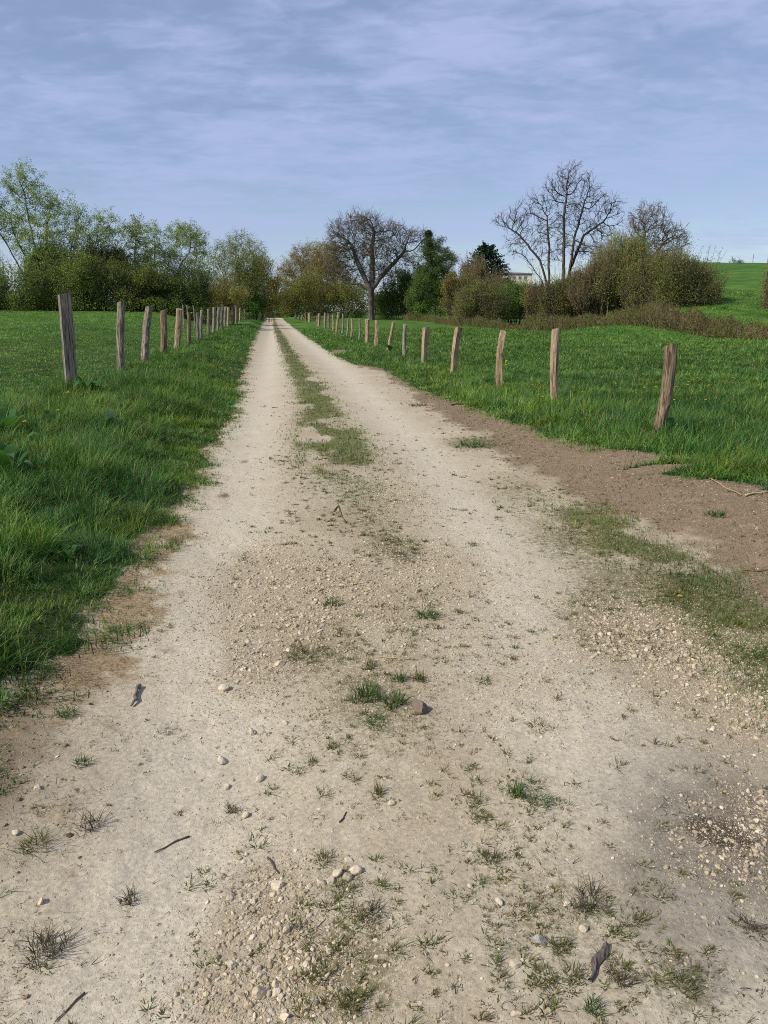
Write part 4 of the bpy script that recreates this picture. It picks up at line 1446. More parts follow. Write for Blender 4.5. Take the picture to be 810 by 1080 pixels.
def tree(name, label, D, ells, trunks, natt=900, step=0.35, di=3.0, dk=0.6, tip=0.012, expo=2.35, bark=(0.10, 0.085, 0.065), twigs=3, twig_len=0.8, twig_r=0.009,
         leaves=0, leaf=0.1, lcols=None, group=None, cat='tree', depth=0.85, seed=0, up=0.12, clump=0.35, split=0.06, wob=0.25, twigcol=None, min_trunk=0.0, extra=None, fat=0.0):
    rg = np.random.default_rng(1000 + seed)
    att = ell_points(natt, ells, D, depth, 0.0, rg)
    stems = []
    for tr in trunks:
        off = rg.normal(0, 0.15)
        pl = [P(u, v, D + (off if i else 0)) for i, (u, v) in enumerate(tr)]
        x, y = pl[0][0], pl[0][1]
        pl[0][2] = float(zfun(x, y)) - 0.15
        stems.append(pl)
    pos, par = colonize(att, stems, step, di, dk, 160, rg, up, wob)
    n = len(pos)
    kids_ = np.zeros(n, int)
    for i in range(n):
        if par[i] >= 0:
            kids_[par[i]] += 1
    rad = np.zeros(n)
    for i in range(n - 1, -1, -1):
        if kids_[i] == 0 or rad[i] == 0:
            rad[i] = tip ** expo
        if par[i] >= 0:
            rad[par[i]] += rad[i]
    rad = rad ** (1 / expo)
    rad = np.where(rad > 0.10, np.maximum(rad, min_trunk), rad)
    if fat:
        rad = rad * (1 + fat * np.clip((rad - 0.08) / 0.2, 0, 1))
    # root flare
    o0 = np.array(stems[0][0])
    root = empty(name, (o0[0], o0[1], float(zfun(o0[0], o0[1]))))
    origin = np.array(root.location)
    tag(root, label, cat, group)
    hgt = np.clip((pos[:, 2] - origin[2]) / 1.2, 0, 1)
    flare = 1 + 0.5 * (1 - hgt) ** 2 * (rad > 0.08)
    rad = rad * flare
    idx = np.where(par >= 0)[0]
    big = rad[idx] > split
    tk, cr = Acc(), Acc()
    bk = np.array(bark)
    for lo, hi, k in ((0.12, 9, 9), (0.05, 0.12, 6), (0.02, 0.05, 4), (0, 0.02, 3)):
        for sel, ac in ((big, tk), (~big, cr)):
            ii = idx[sel & (rad[idx] > lo) & (rad[idx] <= hi)]
            if len(ii):
                p0, p1 = pos[par[ii]], pos[ii]
                dd_ = p1 - p0
                V, Fq = frusta(p0 - dd_ * 0.08, p1 + dd_ * 0.06, np.minimum(rad[par[ii]], rad[ii] * 1.6), rad[ii], k)
                ac.add(V, Fq, bk * np.repeat(rg.uniform(0.8, 1.2, len(ii)), 2 * k)[:, None], 0)
    # twigs
    tc = np.array(twigcol if twigcol else bark)
    ends = idx[rad[idx] < tip * 2.6]
    if twigs and len(ends):
        src = np.repeat(ends, twigs)
        d0 = pos[src] - pos[par[src]]
        d0 /= np.linalg.norm(d0, axis=1)[:, None] + 1e-9
        dv = d0 * 0.8 + rg.normal(0, 0.62, (len(src), 3)) + np.array((0, 0, 0.15))
        dv /= np.linalg.norm(dv, axis=1)[:, None]
        ln = twig_len * rg.uniform(0.4, 1.2, len(src))
        a = pos[src] - d0 * rg.uniform(0, step, len(src))[:, None]
        mid = a + dv * (ln * 0.5)[:, None]
        dv2 = dv + rg.normal(0, 0.35, dv.shape)
        dv2 /= np.linalg.norm(dv2, axis=1)[:, None]
        b = mid + dv2 * (ln * 0.5)[:, None]
        r_ = np.full(len(src), twig_r)
        V, Fq = frusta(a, mid, r_, r_ * 0.8, 3)
        cr.add(V, Fq, tc * np.repeat(rg.uniform(0.75, 1.25, len(src)), 6)[:, None], 0)
        V, Fq = frusta(mid, b, r_ * 0.8, r_ * 0.5, 3)
        cr.add(V, Fq, tc * np.repeat(rg.uniform(0.75, 1.25, len(src)), 6)[:, None], 0)
        # side twiglets
        dv3 = dv + rg.normal(0, 0.8, dv.shape)
        dv3 /= np.linalg.norm(dv3, axis=1)[:, None]
        V, Fq = frusta(mid, mid + dv3 * (ln * 0.4)[:, None], r_ * 0.65, r_ * 0.4, 3)
        cr.add(V, Fq, tc, 0)
        tips = np.concatenate([b, mid, mid + dv3 * (ln * 0.4)[:, None]])
    else:
        tips = pos[ends]
    if leaves:
        nlv = int(leaves * 3.1)
        leaf = leaf * 0.68
        off = np.clip(rg.normal(0, 1, (nlv, 3)), -1.5, 1.5) * clump * 0.62
        c = tips[rg.integers(0, len(tips), nlv)] + off * np.array((1, 1, 0.8))
        lc = np.array(lcols)[rg.integers(0, len(lcols), nlv)]
        lc = lc * (1 + 0.25 * fbm(c[:, 0] + c[:, 1], c[:, 2], 0.5, 2, seed))[:, None] * rg.uniform(0.7, 1.3, (nlv, 1))
        V, Fq = leaf_quads(c, leaf * rg.uniform(0.6, 1.3, nlv), rg)
        cr.add(V, Fq, np.repeat(lc, 4, 0), 1)
    if extra:
        extra(cr, rg)
    sb = np.array([q[0] for q in stems])
    V, Fq = frusta(sb, np.broadcast_to(sb.mean(0) - (0, 0, 0.1), sb.shape), np.full(len(sb), 0.1), np.full(len(sb), 0.1), 5)
    tk.add(V, Fq, bk, 0)
    tk.build('trunk', root, origin)
    cr.build('crown', root, origin)
    return root


def shrub(name, label, D, ells, base=None, leaves=9000, leaf=0.10, lcols=((0.05, 0.08, 0.02),), stems=50, bark=(0.08, 0.065, 0.045), twigs=900, clump=0.28, nclump=None,
          group='shrubs of the hedgerows', cat='shrub', depth=0.8, seed=0, shell=0.25, stem_r=0.03, fall=1.0, twig_len=0.7, twigcol=None, low=True):
    rg = np.random.default_rng(5000 + seed)
    leaves = int(leaves * 2.2)
    leaf = leaf * 0.95
    twigs = int(twigs * 1.5)
    u0 = base if base is not None else np.mean([e[0] for e in ells])
    b = P(u0, 330, D)
    z0 = float(zfun(b[0], b[1]))
    root = empty(name, (b[0], b[1], z0))
    origin = np.array((b[0], b[1], z0))
    tag(root, label, cat, group)
    tk, cr = Acc(), Acc()
    full = ells
    ells = []
    for e in full:
        for q in range(11):
            d_ = rg.normal(size=2)
            d_ = d_ / np.linalg.norm(d_) * rg.random() ** 0.5 * 0.88
            sc_ = rg.uniform(0.18, 0.56)
            ells.append((e[0] + d_[0] * e[2], e[1] + d_[1] * e[3], e[2] * sc_, e[3] * sc_ * rg.uniform(0.8, 1.2), rg.normal(0, 0.4) * e[2] * D / F))
    # stems from the ground to points inside
    tg = ell_points(stems, ells, D, depth, 0.0, rg)
    sp_ = np.std(tg[:, 0]) * 0.8
    roots = np.stack([b[0] + (tg[:, 0] - b[0]) * 0.55 + rg.normal(0, 0.2, stems), b[1] + (tg[:, 1] - D) * 0.55 + rg.normal(0, 0.2, stems), np.zeros(stems)], -1)
    roots[:, 2] = zfun(roots[:, 0], roots[:, 1]) - 0.1
    tg[:, 2] = np.maximum(tg[:, 2], roots[:, 2] + 0.5)
    ctrl = roots * 0.5 + tg * 0.5 + rg.normal(0, 0.25, (stems, 3))
    ctrl[:, :2] = roots[:, :2] * 0.7 + tg[:, :2] * 0.3
    V, Fq = frusta(roots, np.broadcast_to(np.array((b[0], b[1], z0 - 0.25)), roots.shape), np.full(stems, stem_r), np.full(stems, stem_r), 4)
    tk.add(V, Fq, np.array(bark), 0)
    seg = 6
    bk = np.array(bark)
    prev = roots
    for k in range(1, seg + 1):
        t_ = k / seg
        q = (1 - t_) ** 2 * roots + 2 * t_ * (1 - t_) * ctrl + t_ ** 2 * tg + rg.normal(0, 0.03, (stems, 3))
        r0 = np.full(stems, stem_r) * (1 - (k - 1) / seg * 0.8)
        V, Fq = frusta(prev, q, r0, r0 * 0.85, 5)
        tk.add(V, Fq, bk * np.repeat(rg.uniform(0.75, 1.25, stems), 10)[:, None], 0)
        prev = q
    # twigs
    if twigs:
        a = ell_points(twigs, ells, D, depth, shell, rg)
        gz = zfun(a[:, 0], a[:, 1])
        a[:, 2] = np.maximum(a[:, 2], gz + 0.1)
        dv = a - np.array((b[0], b[1], z0 - 0.5))
        dv /= np.linalg.norm(dv, axis=1)[:, None]
        dv = dv + rg.normal(0, 0.4, dv.shape) + np.array((0, 0, 0.3))
        dv /= np.linalg.norm(dv, axis=1)[:, None]
        ln = twig_len * rg.uniform(0.5, 1.3, twigs)
        r_ = np.full(twigs, 0.014)
        tc = np.array(twigcol if twigcol else bark)
        V, Fq = frusta(a - dv * ln[:, None] * 0.6, a + dv * ln[:, None] * 0.5, r_, r_ * 0.5, 3)
        cr.add(V, Fq, tc * np.repeat(rg.uniform(0.7, 1.3, twigs), 6)[:, None], 0)
    # long shoots standing out of the outline
    ns = max(10, int(75 * len(full)))
    a = ell_points(ns, full, D, depth, 0.55, rg)
    dv = a - np.array((b[0], b[1], z0 - 1.0))
    dv /= np.linalg.norm(dv, axis=1)[:, None]
    dv = dv + rg.normal(0, 0.25, dv.shape) + np.array((0, 0, 0.5))
    dv /= np.linalg.norm(dv, axis=1)[:, None]
    ln = rg.uniform(0.4, 1.6, ns) * (D / 62.0) ** 0.5
    e_ = a + dv * ln[:, None]
    V, Fq = frusta(a - dv * 0.6, e_, np.full(ns, 0.014), np.full(ns, 0.006), 3)
    cr.add(V, Fq, bk * np.repeat(rg.uniform(0.7, 1.3, ns), 6)[:, None], 0)
    m_ = 14
    tt_ = rg.random((ns, m_, 1))
    c = (a[:, None] + (e_ - a)[:, None] * tt_ + rg.normal(0, 0.07, (ns, m_, 3))).reshape(-1, 3)
    c = c[c[:, 2] > z0 + 0.1]
    lcl = np.array(lcols)
    V, Fq = leaf_quads(c, leaf * 0.8 * rg.uniform(0.6, 1.2, len(c)), rg)
    cr.add(V, Fq, np.repeat(lcl[rg.integers(0, len(lcl), len(c))] * rg.uniform(0.7, 1.3, (len(c), 1)), 4, 0), 1)
    # leaf clumps
    nc = nclump or max(20, leaves // 45)
    cc = ell_points(nc, ells, D, depth, shell, rg)
    wt_ = rg.random(nc) ** 2.2 + 0.04
    k = rg.choice(nc, leaves, p=wt_ / wt_.sum())
    c = cc[k] + np.clip(rg.normal(0, 1, (leaves, 3)), -1.6, 1.6) * clump
    gz = zfun(c[:, 0], c[:, 1])
    c = c[c[:, 2] > gz + 0.03]
    k = k[:len(c)]
    lcl = np.array(lcols)
    lc = lcl[rg.integers(0, len(lcl), nc)][rg.integers(0, nc, 1)[0] * 0 + k] * 0.6 + lcl[rg.integers(0, len(lcl), len(c))] * 0.4
    lc = lc * rg.uniform(0.7, 1.3, (len(c), 1))
    V, Fq = leaf_quads(c, leaf * rg.uniform(0.6, 1.3, len(c)), rg)
    cr.add(V, Fq, np.repeat(lc, 4, 0), 1)
    tk.build('stems', root, origin)
    cr.build('foliage', root, origin)
    return root


def lift(L, k):
    return [tuple(c * k for c in q) for q in L]


SPRING = [(0.13, 0.17, 0.045), (0.10, 0.145, 0.04), (0.17, 0.20, 0.075), (0.075, 0.11, 0.03)]
WILLOW = [(0.14, 0.18, 0.07), (0.11, 0.145, 0.05), (0.19, 0.22, 0.10), (0.08, 0.105, 0.035)]
DARK = [(0.026, 0.045, 0.012), (0.040, 0.062, 0.016), (0.055, 0.075, 0.02), (0.02, 0.034, 0.010)]
OLIVE = [(0.085, 0.09, 0.025), (0.065, 0.07, 0.02), (0.11, 0.10, 0.03), (0.05, 0.058, 0.018)]
MID = [(0.050, 0.085, 0.02), (0.065, 0.10, 0.025), (0.038, 0.065, 0.016), (0.085, 0.115, 0.03)]
BRIGHT = [(0.045, 0.12, 0.02), (0.06, 0.15, 0.025), (0.035, 0.09, 0.016)]
BROWN = [(0.12, 0.095, 0.04), (0.10, 0.075, 0.032), (0.085, 0.08, 0.03), (0.15, 0.11, 0.05)]
ORANGE = [(0.17, 0.115, 0.035), (0.13, 0.10, 0.03), (0.10, 0.09, 0.028)]

SPRING, WILLOW, OLIVE, MID = lift(SPRING, 2.0), lift(WILLOW, 1.9), lift(OLIVE, 2.5), lift(MID, 2.3)
DARK, BRIGHT, BROWN, ORANGE = lift(DARK, 2.7), lift(BRIGHT, 1.7), lift(BROWN, 2.3), lift(ORANGE, 2.2)
# left group ----------------------------------------------------------------
tree('willow_tree', 'tall loose willow with leaning stems and pale leaf lobes, farthest left', 58,
     [(24, 195, 18, 17), (48, 217, 18, 14), (75, 226, 17, 13), (107, 242, 19, 17), (2, 234, 18, 24), (88, 252, 22, 13), (30, 238, 26, 24, 0, .7), (-25, 210, 22, 30, 0, .8), (55, 262, 40, 24, 0, .6)],
     [[(42, 330), (30, 300), (10, 262), (-4, 240)], [(44, 330), (36, 292), (14, 245), (10, 225)], [(46, 330), (40, 275), (30, 230), (26, 205)], [(50, 330), (55, 290), (48, 250), (52, 225)], [(55, 330), (68, 290), (78, 250)], [(60, 330), (82, 295), (100, 262)]],
     natt=1500, step=0.32, di=2.6, dk=0.5, twigs=2, twig_len=0.8, leaves=15000, leaf=0.12, lcols=WILLOW, bark=(0.075, 0.066, 0.052), seed=1, clump=0.22, depth=0.8, min_trunk=0.0)
tree('young_tree', 'narrow yellow green tree between the big willow and the curved tree', 60,
     [(142, 252, 16, 22), (150, 275, 18, 22), (130, 275, 15, 20), (158, 300, 14, 18)], [[(146, 330), (144, 295), (142, 268)], [(150, 330), (154, 300), (152, 280)]],
     natt=500, step=0.32, di=2.6, dk=0.5, twigs=2, leaves=6000, leaf=0.115, lcols=OLIVE + SPRING, bark=(0.085, 0.075, 0.055), seed=2, clump=0.2)
tree('willow_tree', 'slender tree with a curved bare trunk and round pale crown', 62,
     [(198, 249, 18, 12), (180, 246, 10, 8), (209, 262, 10, 10), (176, 268, 14, 12), (162, 247, 9, 11), (163, 270, 9, 14), (205, 285, 14, 12, 0, .6)],
     [[(181, 332), (184, 300), (190, 280), (200, 266), (201, 256)], [(176, 332), (168, 300), (163, 275), (163, 255)]],
     natt=600, step=0.3, di=2.5, dk=0.45, twigs=2, leaves=6500, leaf=0.11, lcols=WILLOW, bark=(0.10, 0.09, 0.07), seed=3, clump=0.2)
tree('budding_tree', 'rounded half leafed tree with visible branches, left of the track end', 90,
     [(254, 272, 28, 24), (243, 285, 22, 24), (268, 290, 18, 22), (225, 282, 12, 22, 0, .7)], [[(252, 336), (252, 312), (252, 290)], [(246, 336), (242, 312), (236, 292)], [(258, 336), (262, 312), (266, 295)]],
     natt=1100, step=0.42, di=3.5, dk=0.62, tip=0.014, twigs=3, twig_len=1.1, twig_r=0.013, leaves=6500, leaf=0.15, lcols=SPRING + BROWN[:1], bark=(0.10, 0.085, 0.065), seed=4, clump=0.3)

shrub('hedge_shrub', 'dark shrub filling the foot of the tall willow at the far left', 56, [(0, 305, 34, 24), (35, 308, 26, 20), (-30, 300, 30, 28)], leaves=11000, lcols=DARK[:2] + MID + OLIVE[:2], seed=11)
shrub('hedge_shrub', 'broad olive green shrub behind the thickest grey post', 57, [(88, 292, 36, 30), (70, 302, 34, 26), (110, 302, 30, 26)], leaves=17000, lcols=DARK[1:3] + MID[:3] + OLIVE + SPRING[:2], seed=12)
shrub('hedge_shrub', 'pale olive shrub rising in the crook of the tall willow', 60, [(70, 272, 30, 12), (108, 274, 20, 14), (44, 280, 16, 10)], leaves=5000, leaf=0.09, lcols=SPRING[:2] + OLIVE, seed=20, twigs=1500, bark=(0.11, 0.09, 0.06))
shrub('hedge_shrub', 'dense dark shrub below the narrow yellow green tree', 58, [(140, 306, 26, 24), (160, 308, 20, 22)], leaves=10000, lcols=DARK[:2] + MID[:2] + OLIVE[:3], seed=13)
shrub('hedge_shrub', 'darkest rounded shrub below the slender curved tree', 58, [(195, 303, 24, 25), (182, 310, 22, 20), (205, 315, 18, 15)], leaves=11000, lcols=DARK, seed=14, bark=(0.04, 0.035, 0.03))
shrub('hedge_shrub', 'olive brown shrub under the half leafed tree', 78, [(236, 311, 24, 18), (222, 318, 16, 12)], leaves=7000, leaf=0.12, lcols=OLIVE + BROWN[:2], seed=15, twigs=600)
shrub('hedge_shrub', 'orange tinged shrub right of the half leafed tree', 100, [(276, 298, 17, 24), (262, 292, 16, 18), (286, 306, 12, 18)], leaves=7000, leaf=0.15, lcols=ORANGE + OLIVE[:2], seed=16, twigs=900, clump=0.35)
shrub('hedge_shrub', 'bright green low shrub beside the end of the left fence', 92, [(266, 317, 17, 11)], leaves=3500, leaf=0.14, lcols=BRIGHT + DARK[:1], seed=17, twigs=200)
shrub('hedge_shrub', 'dark low shrub closing the view at the end of the track', 168, [(283, 326, 16, 9), (296, 322, 14, 13), (270, 328, 14, 8)], leaves=3500, leaf=0.24, lcols=DARK + MID[:1], seed=18, twigs=200, clump=0.5)

for q, (nm_, D_, e_, c_, lab_) in enumerate([
    ('far_thicket', 82, [(-30, 300, 40, 28), (20, 305, 40, 22), (70, 305, 30, 22)], DARK + OLIVE[:2], 'distant dark thicket behind the tall willow'),
    ('far_thicket', 84, [(120, 306, 36, 22), (165, 308, 34, 20), (205, 312, 26, 17)], DARK + OLIVE[:2], 'distant dark thicket behind the slender curved tree'),
    ('far_thicket', 125, [(232, 318, 24, 14), (262, 318, 22, 14)], DARK + OLIVE[:1], 'distant dark thicket behind the half leafed tree'),
    ('far_thicket', 170, [(312, 322, 22, 14), (345, 322, 22, 14)], DARK + BROWN[:1], 'distant dark thicket seen under the brown twiggy trees'),
    ('far_thicket', 150, [(380, 320, 22, 15), (412, 318, 22, 16)], DARK + OLIVE[:1], 'distant dark thicket seen behind the oak trunk'),
    ('far_thicket', 135, [(450, 318, 26, 16), (490, 316, 26, 18)], DARK + MID[:1], 'distant dark thicket behind the ivy covered tree'),
    ('far_thicket', 145, [(470, 324, 26, 12), (520, 324, 30, 12)], DARK + OLIVE[:1], 'distant dark thicket closing the gap under the brown shrubs'),
    ('far_thicket', 105, [(540, 322, 28, 14), (585, 320, 28, 16)], DARK + OLIVE[:1], 'distant dark thicket below the pale house'),
]):
    shrub(nm_, lab_, D_, e_, leaves=6500, leaf=0.13 * D_ / 80, lcols=c_, seed=120 + q, twigs=100, clump=0.3 * D_ / 70, stems=24, group='thickets far behind')

# middle --------------------------------------------------------------------
BARE = (0.115, 0.095, 0.075)
tree('bare_tree', 'brownish twiggy tree just right of the track end', 130,
     [(318, 281, 18, 20), (303, 296, 12, 20), (332, 274, 14, 16), (322, 305, 20, 14, 0, .6)], [[(312, 337), (311, 315), (310, 298)], [(322, 337), (323, 312), (325, 292)]],
     natt=1000, step=0.55, di=4.5, dk=0.8, tip=0.018, twigs=4, twig_len=1.5, twig_r=0.018, leaves=9500, leaf=0.18, lcols=BROWN + OLIVE[:2] + ORANGE[:1], bark=(0.11, 0.085, 0.06), seed=21, clump=0.4)
tree('bare_tree', 'brown twiggy tree touching the left side of the big oak', 118,
     [(345, 282, 16, 24), (355, 295, 16, 20), (338, 300, 14, 20), (352, 268, 10, 10)], [[(346, 337), (346, 312), (346, 292)], [(338, 337), (338, 315), (336, 302)]],
     natt=900, step=0.5, di=4.2, dk=0.75, tip=0.017, twigs=4, twig_len=1.4, twig_r=0.017, leaves=9500, leaf=0.17, lcols=BROWN + ORANGE[:2], bark=(0.11, 0.08, 0.055), seed=22, clump=0.4)
tree('oak_tree', 'big spreading bare oak with a stout grey trunk, tallest in the middle distance', 95,
     [(372, 237, 17, 12, 1), (389, 238, 15, 12, -1), (412, 245, 16, 11, 0.5), (352, 245, 8, 9, 0), (355, 259, 13, 15, -1), (374, 264, 16, 14, 1.5), (396, 262, 16, 16, -1), (418, 264, 14, 11, 1), (433, 250, 12, 8, 0), (447, 253, 9, 9, 0), (431, 273, 12, 8, 0), (355, 284, 14, 9, 0), (372, 290, 14, 9, 1), (410, 285, 14, 9, 0), (392, 284, 14, 10, 2, .6)],
     [[(391.5, 337), (391.5, 318), (390, 305), (388, 290)], [(391.5, 308), (397, 298), (408, 284), (424, 266)], [(390, 306), (382, 300), (368, 300)], [(390, 300), (378, 280), (372, 262)]][:1]
     + [[(391.7, 337), (391.6, 318), (392.2, 306), (400, 294), (412, 281), (426, 266)], [(391.3, 337), (391.2, 318), (390.3, 306), (384, 292), (376, 275), (371, 258)], [(391.5, 337), (391.2, 319), (390, 307), (380, 300), (364, 299)], [(391.6, 337), (391.6, 318), (391.6, 306), (393, 285), (392, 262), (395, 245)]],
     natt=5200, step=0.40, di=3.2, dk=0.48, tip=0.019, expo=2.0, twigs=4, twig_len=1.1, twig_r=0.016, min_trunk=0.14, fat=0.6, bark=(0.115, 0.098, 0.082), twigcol=(0.10, 0.085, 0.062), seed=23, up=0.06, wob=0.32, leaves=3600, leaf=0.10, lcols=BROWN + ORANGE[:1], clump=0.3)
shrub('hedge_shrub', 'dark shrub in the gap below the brown twiggy trees', 112, [(312, 314, 20, 20), (340, 312, 22, 22), (366, 316, 20, 18)], leaves=12000, leaf=0.16, lcols=DARK + OLIVE[:2] + BROWN[:2] + ORANGE[:1], seed=31, twigs=700, clump=0.4)
shrub('hedge_shrub', 'green shrub right of the oak trunk', 98, [(424, 310, 22, 22), (408, 318, 16, 15), (440, 303, 14, 22)], leaves=12000, leaf=0.14, lcols=MID + DARK[:2] + OLIVE[:1], seed=32, twigs=600, clump=0.33)


def ivy_ball(cr, rg):
    c0 = P(452, 247, 94)
    d = rg.normal(size=(700, 3))
    c = c0 + d / np.linalg.norm(d, axis=1)[:, None] * (rg.random((700, 1)) ** 0.4) * 0.5
    V, Fq = leaf_quads(c, np.full(700, 0.14), rg)
    cr.add(V, Fq, np.array((0.03, 0.045, 0.015)), 1)


tree('ivy_clad_tree', 'dark ivy covered tree with a round tuft at its very top', 94,
     [(459, 275, 15, 22), (462, 300, 19, 24), (452, 262, 8, 14), (470, 285, 12, 20), (448, 300, 12, 24)], [[(459, 338), (459, 300), (456, 275), (453, 252)], [(464, 338), (466, 300), (466, 282)]],
     natt=700, step=0.4, di=3.2, dk=0.55, twigs=2, leaves=19000, leaf=0.15, lcols=DARK + [(0.045, 0.075, 0.02)], bark=(0.06, 0.05, 0.04), seed=24, clump=0.36, extra=ivy_ball)
shrub('hedge_shrub', 'bright leafed shrub at the foot of the ivy covered tree', 88, [(443, 304, 8, 12), (440, 320, 12, 12)], leaves=3600, leaf=0.13, lcols=MID + BRIGHT[:1], seed=33, twigs=200)


def conifer(D=112):
    rg = np.random.default_rng(77)
    u0 = 511
    b = P(u0, 330, D)
    z0 = float(zfun(b[0], b[1]))
    root = empty('conifer_tree', (b[0], b[1], z0))
    tag(root, 'blue green conifer rising behind the blossoming shrub', 'tree')
    org = np.array((b[0], b[1], z0))
    tk, cr = Acc(), Acc()
    top = P(512, 257, D)
    Vt, q1, q2 = tube([(b[0], b[1], z0 - 0.2), (b[0], b[1], (z0 + top[2]) / 2), tuple(top)], [0.28, 0.2, 0.03], 8)
    tk.add(Vt, q1, np.array((0.07, 0.05, 0.035)), 0)
    H = top[2] - z0
    for i in range(620):
        k = rg.random() ** 0.75
        z = z0 + H * (1.0 - 0.90 * k)
        r = (0.35 + 3.6 * min(1, k * 2.2) ** 0.75) * rg.uniform(0.72, 1.1)
        a = rg.uniform(0, 2 * pi)
        tipp = np.array((b[0] + r * cos(a), b[1] + r * sin(a), z + rg.uniform(-0.2, 0.55)))
        st_ = np.array((b[0], b[1], z - 0.35))
        n = 42
        t_ = rg.uniform(0.35, 1.05, n)[:, None]
        c = st_ + (tipp - st_) * t_ + rg.normal(0, 0.16, (n, 3)) * (1.35 - t_)
        V, Fq = leaf_quads(c, np.full(n, 0.22) * rg.uniform(0.6, 1.2, n), rg, 0.0)
        cr.add(V, Fq, np.array((0.012, 0.030, 0.014)) * np.repeat(rg.uniform(0.6, 1.7, n), 4)[:, None], 1)
        V, Fq = frusta(st_[None], tipp[None], np.array([0.03]), np.array([0.008]), 3)
        tk.add(V, Fq, np.array((0.06, 0.045, 0.03)), 0)
    tk.build('trunk', root, org)
    cr.build('crown', root, org)


conifer()
BLOSS = [(0.36, 0.30, 0.24), (0.25, 0.20, 0.14), (0.13, 0.10, 0.05), (0.11, 0.10, 0.035)]
shrub('blossom_shrub', 'brown shrub flecked with whitish blossom in front of the conifer', 84, [(508, 297, 22, 15), (522, 304, 18, 12), (500, 287, 12, 13)], leaves=7000, leaf=0.11, lcols=BLOSS + BROWN, seed=34, twigs=1200, clump=0.3, bark=(0.12, 0.095, 0.07))
shrub('hedge_shrub', 'yellowish brown shrub left of the blossoming shrub', 80, [(488, 304, 17, 24), (478, 315, 14, 18)], leaves=7000, leaf=0.12, lcols=BROWN + OLIVE, seed=35, twigs=1000, bark=(0.12, 0.09, 0.06))
shrub('hedge_shrub', 'thin stemmed brown shrub below the blossoming shrub', 70, [(512, 318, 24, 20), (500, 322, 20, 16)], leaves=7500, leaf=0.10, lcols=BROWN[:2] + OLIVE + MID[:2], seed=36, twigs=1300, bark=(0.15, 0.12, 0.085))
shrub('hedge_shrub', 'green shrub hiding the foot of the pale house', 72, [(543, 316, 20, 14), (552, 322, 24, 14), (532, 322, 16, 13)], leaves=11000, leaf=0.11, lcols=MID + DARK[:2] + BRIGHT[:1], seed=37, twigs=500)
shrub('hedge_shrub', 'reddish brown twiggy shrub left of the tall bare tree', 60, [(569, 320, 15, 20), (580, 322, 18, 20)], leaves=5200, leaf=0.09, lcols=BROWN[:3] + OLIVE[:3] + MID[:1], seed=38, twigs=1700, bark=(0.13, 0.095, 0.07))

# right ---------------------------------------------------------------------
tree('bare_tree', 'tallest leafless tree with several dark stems against the sky', 57,
     [(603, 191, 12, 16), (617, 200, 11, 17), (590, 199, 11, 18), (576, 212, 9, 17), (631, 215, 11, 14), (645, 221, 11, 10), (653, 231, 7, 7), (560, 222, 8, 14), (545, 231, 12, 12), (529, 233, 8, 9), (552, 246, 10, 8), (605, 226, 14, 18, 0, .8), (623, 240, 13, 10), (590, 236, 12, 16, 0, .8), (570, 248, 10, 14, 0, .8), (637, 246, 13, 8), (602, 259, 16, 12, 0, .5), (543, 262, 10, 9, 0, .6), (625, 264, 14, 10, 0, .6), (580, 272, 14, 10, 0, .4)],
     [[(580, 340), (578, 305), (570, 275), (548, 248), (536, 240)], [(583, 340), (579, 300), (579, 262), (577, 228)], [(590, 340), (594, 300), (595, 262), (595, 228), (598, 205)], [(592, 340), (600, 290), (606, 250), (616, 215)], [(594, 340), (602, 282), (616, 248), (636, 234)],
      [(578, 340), (572, 296), (555, 272)]],
     natt=5200, step=0.28, di=2.0, dk=0.36, tip=0.015, expo=2.1, twigs=3, twig_len=0.75, twig_r=0.012, bark=(0.075, 0.062, 0.05), twigcol=(0.085, 0.068, 0.05), seed=41, up=0.25, wob=0.22, depth=0.7, leaves=500, leaf=0.08, lcols=OLIVE)
tree('bare_tree', 'smaller leafless tree with a rounded top, right of the tallest bare tree', 66,
     [(686, 236, 20, 20), (705, 255, 20, 17), (672, 240, 12, 18), (718, 255, 9, 10), (690, 265, 20, 12)], [[(680, 340), (679, 300), (677, 270), (681, 245)], [(684, 340), (684, 295), (690, 268), (704, 252)], [(705, 340), (702, 300), (701, 272)]],
     natt=2200, step=0.32, di=2.4, dk=0.42, tip=0.014, expo=2.2, twigs=4, twig_len=0.8, twig_r=0.013, bark=(0.10, 0.082, 0.065), twigcol=(0.12, 0.092, 0.062), seed=42, up=0.1, wob=0.3, leaves=1200, leaf=0.1, lcols=BROWN + ORANGE[:1])
shrub('willow_shrub', 'yellow green willow shrub with pale upright stems', 55, [(657, 272, 24, 20), (645, 296, 27, 28), (670, 298, 20, 28), (632, 308, 20, 22)], leaves=15000, leaf=0.085, lcols=OLIVE[:2] + SPRING[:3], seed=43, twigs=3000, stems=70, bark=(0.20, 0.16, 0.075), clump=0.3, twig_len=1.0)
shrub('hedge_shrub', 'dark tangled shrub at the foot of the tallest bare tree', 55, [(600, 322, 24, 20), (615, 310, 22, 24), (590, 318, 16, 20)], leaves=8000, leaf=0.09, lcols=DARK[:2] + BROWN[:2] + OLIVE + MID[:2], seed=44, twigs=2400, bark=(0.10, 0.075, 0.05))
shrub('hedge_shrub', 'olive shrub between the willow shrub and the wide rounded shrub', 53, [(690, 302, 24, 28), (678, 318, 20, 22), (702, 288, 18, 14)], leaves=11000, leaf=0.09, lcols=OLIVE + MID[:1] + BROWN[:2], seed=45, twigs=2400, bark=(0.14, 0.11, 0.075))
shrub('hedge_shrub', 'wide rounded olive green shrub at the foot of the hill', 51, [(728, 300, 31, 24), (712, 310, 26, 24), (738, 312, 22, 20), (715, 288, 20, 12)], leaves=14000, leaf=0.085, lcols=MID[:3] + OLIVE + BROWN[:1], seed=46, twigs=2600, bark=(0.13, 0.10, 0.07))
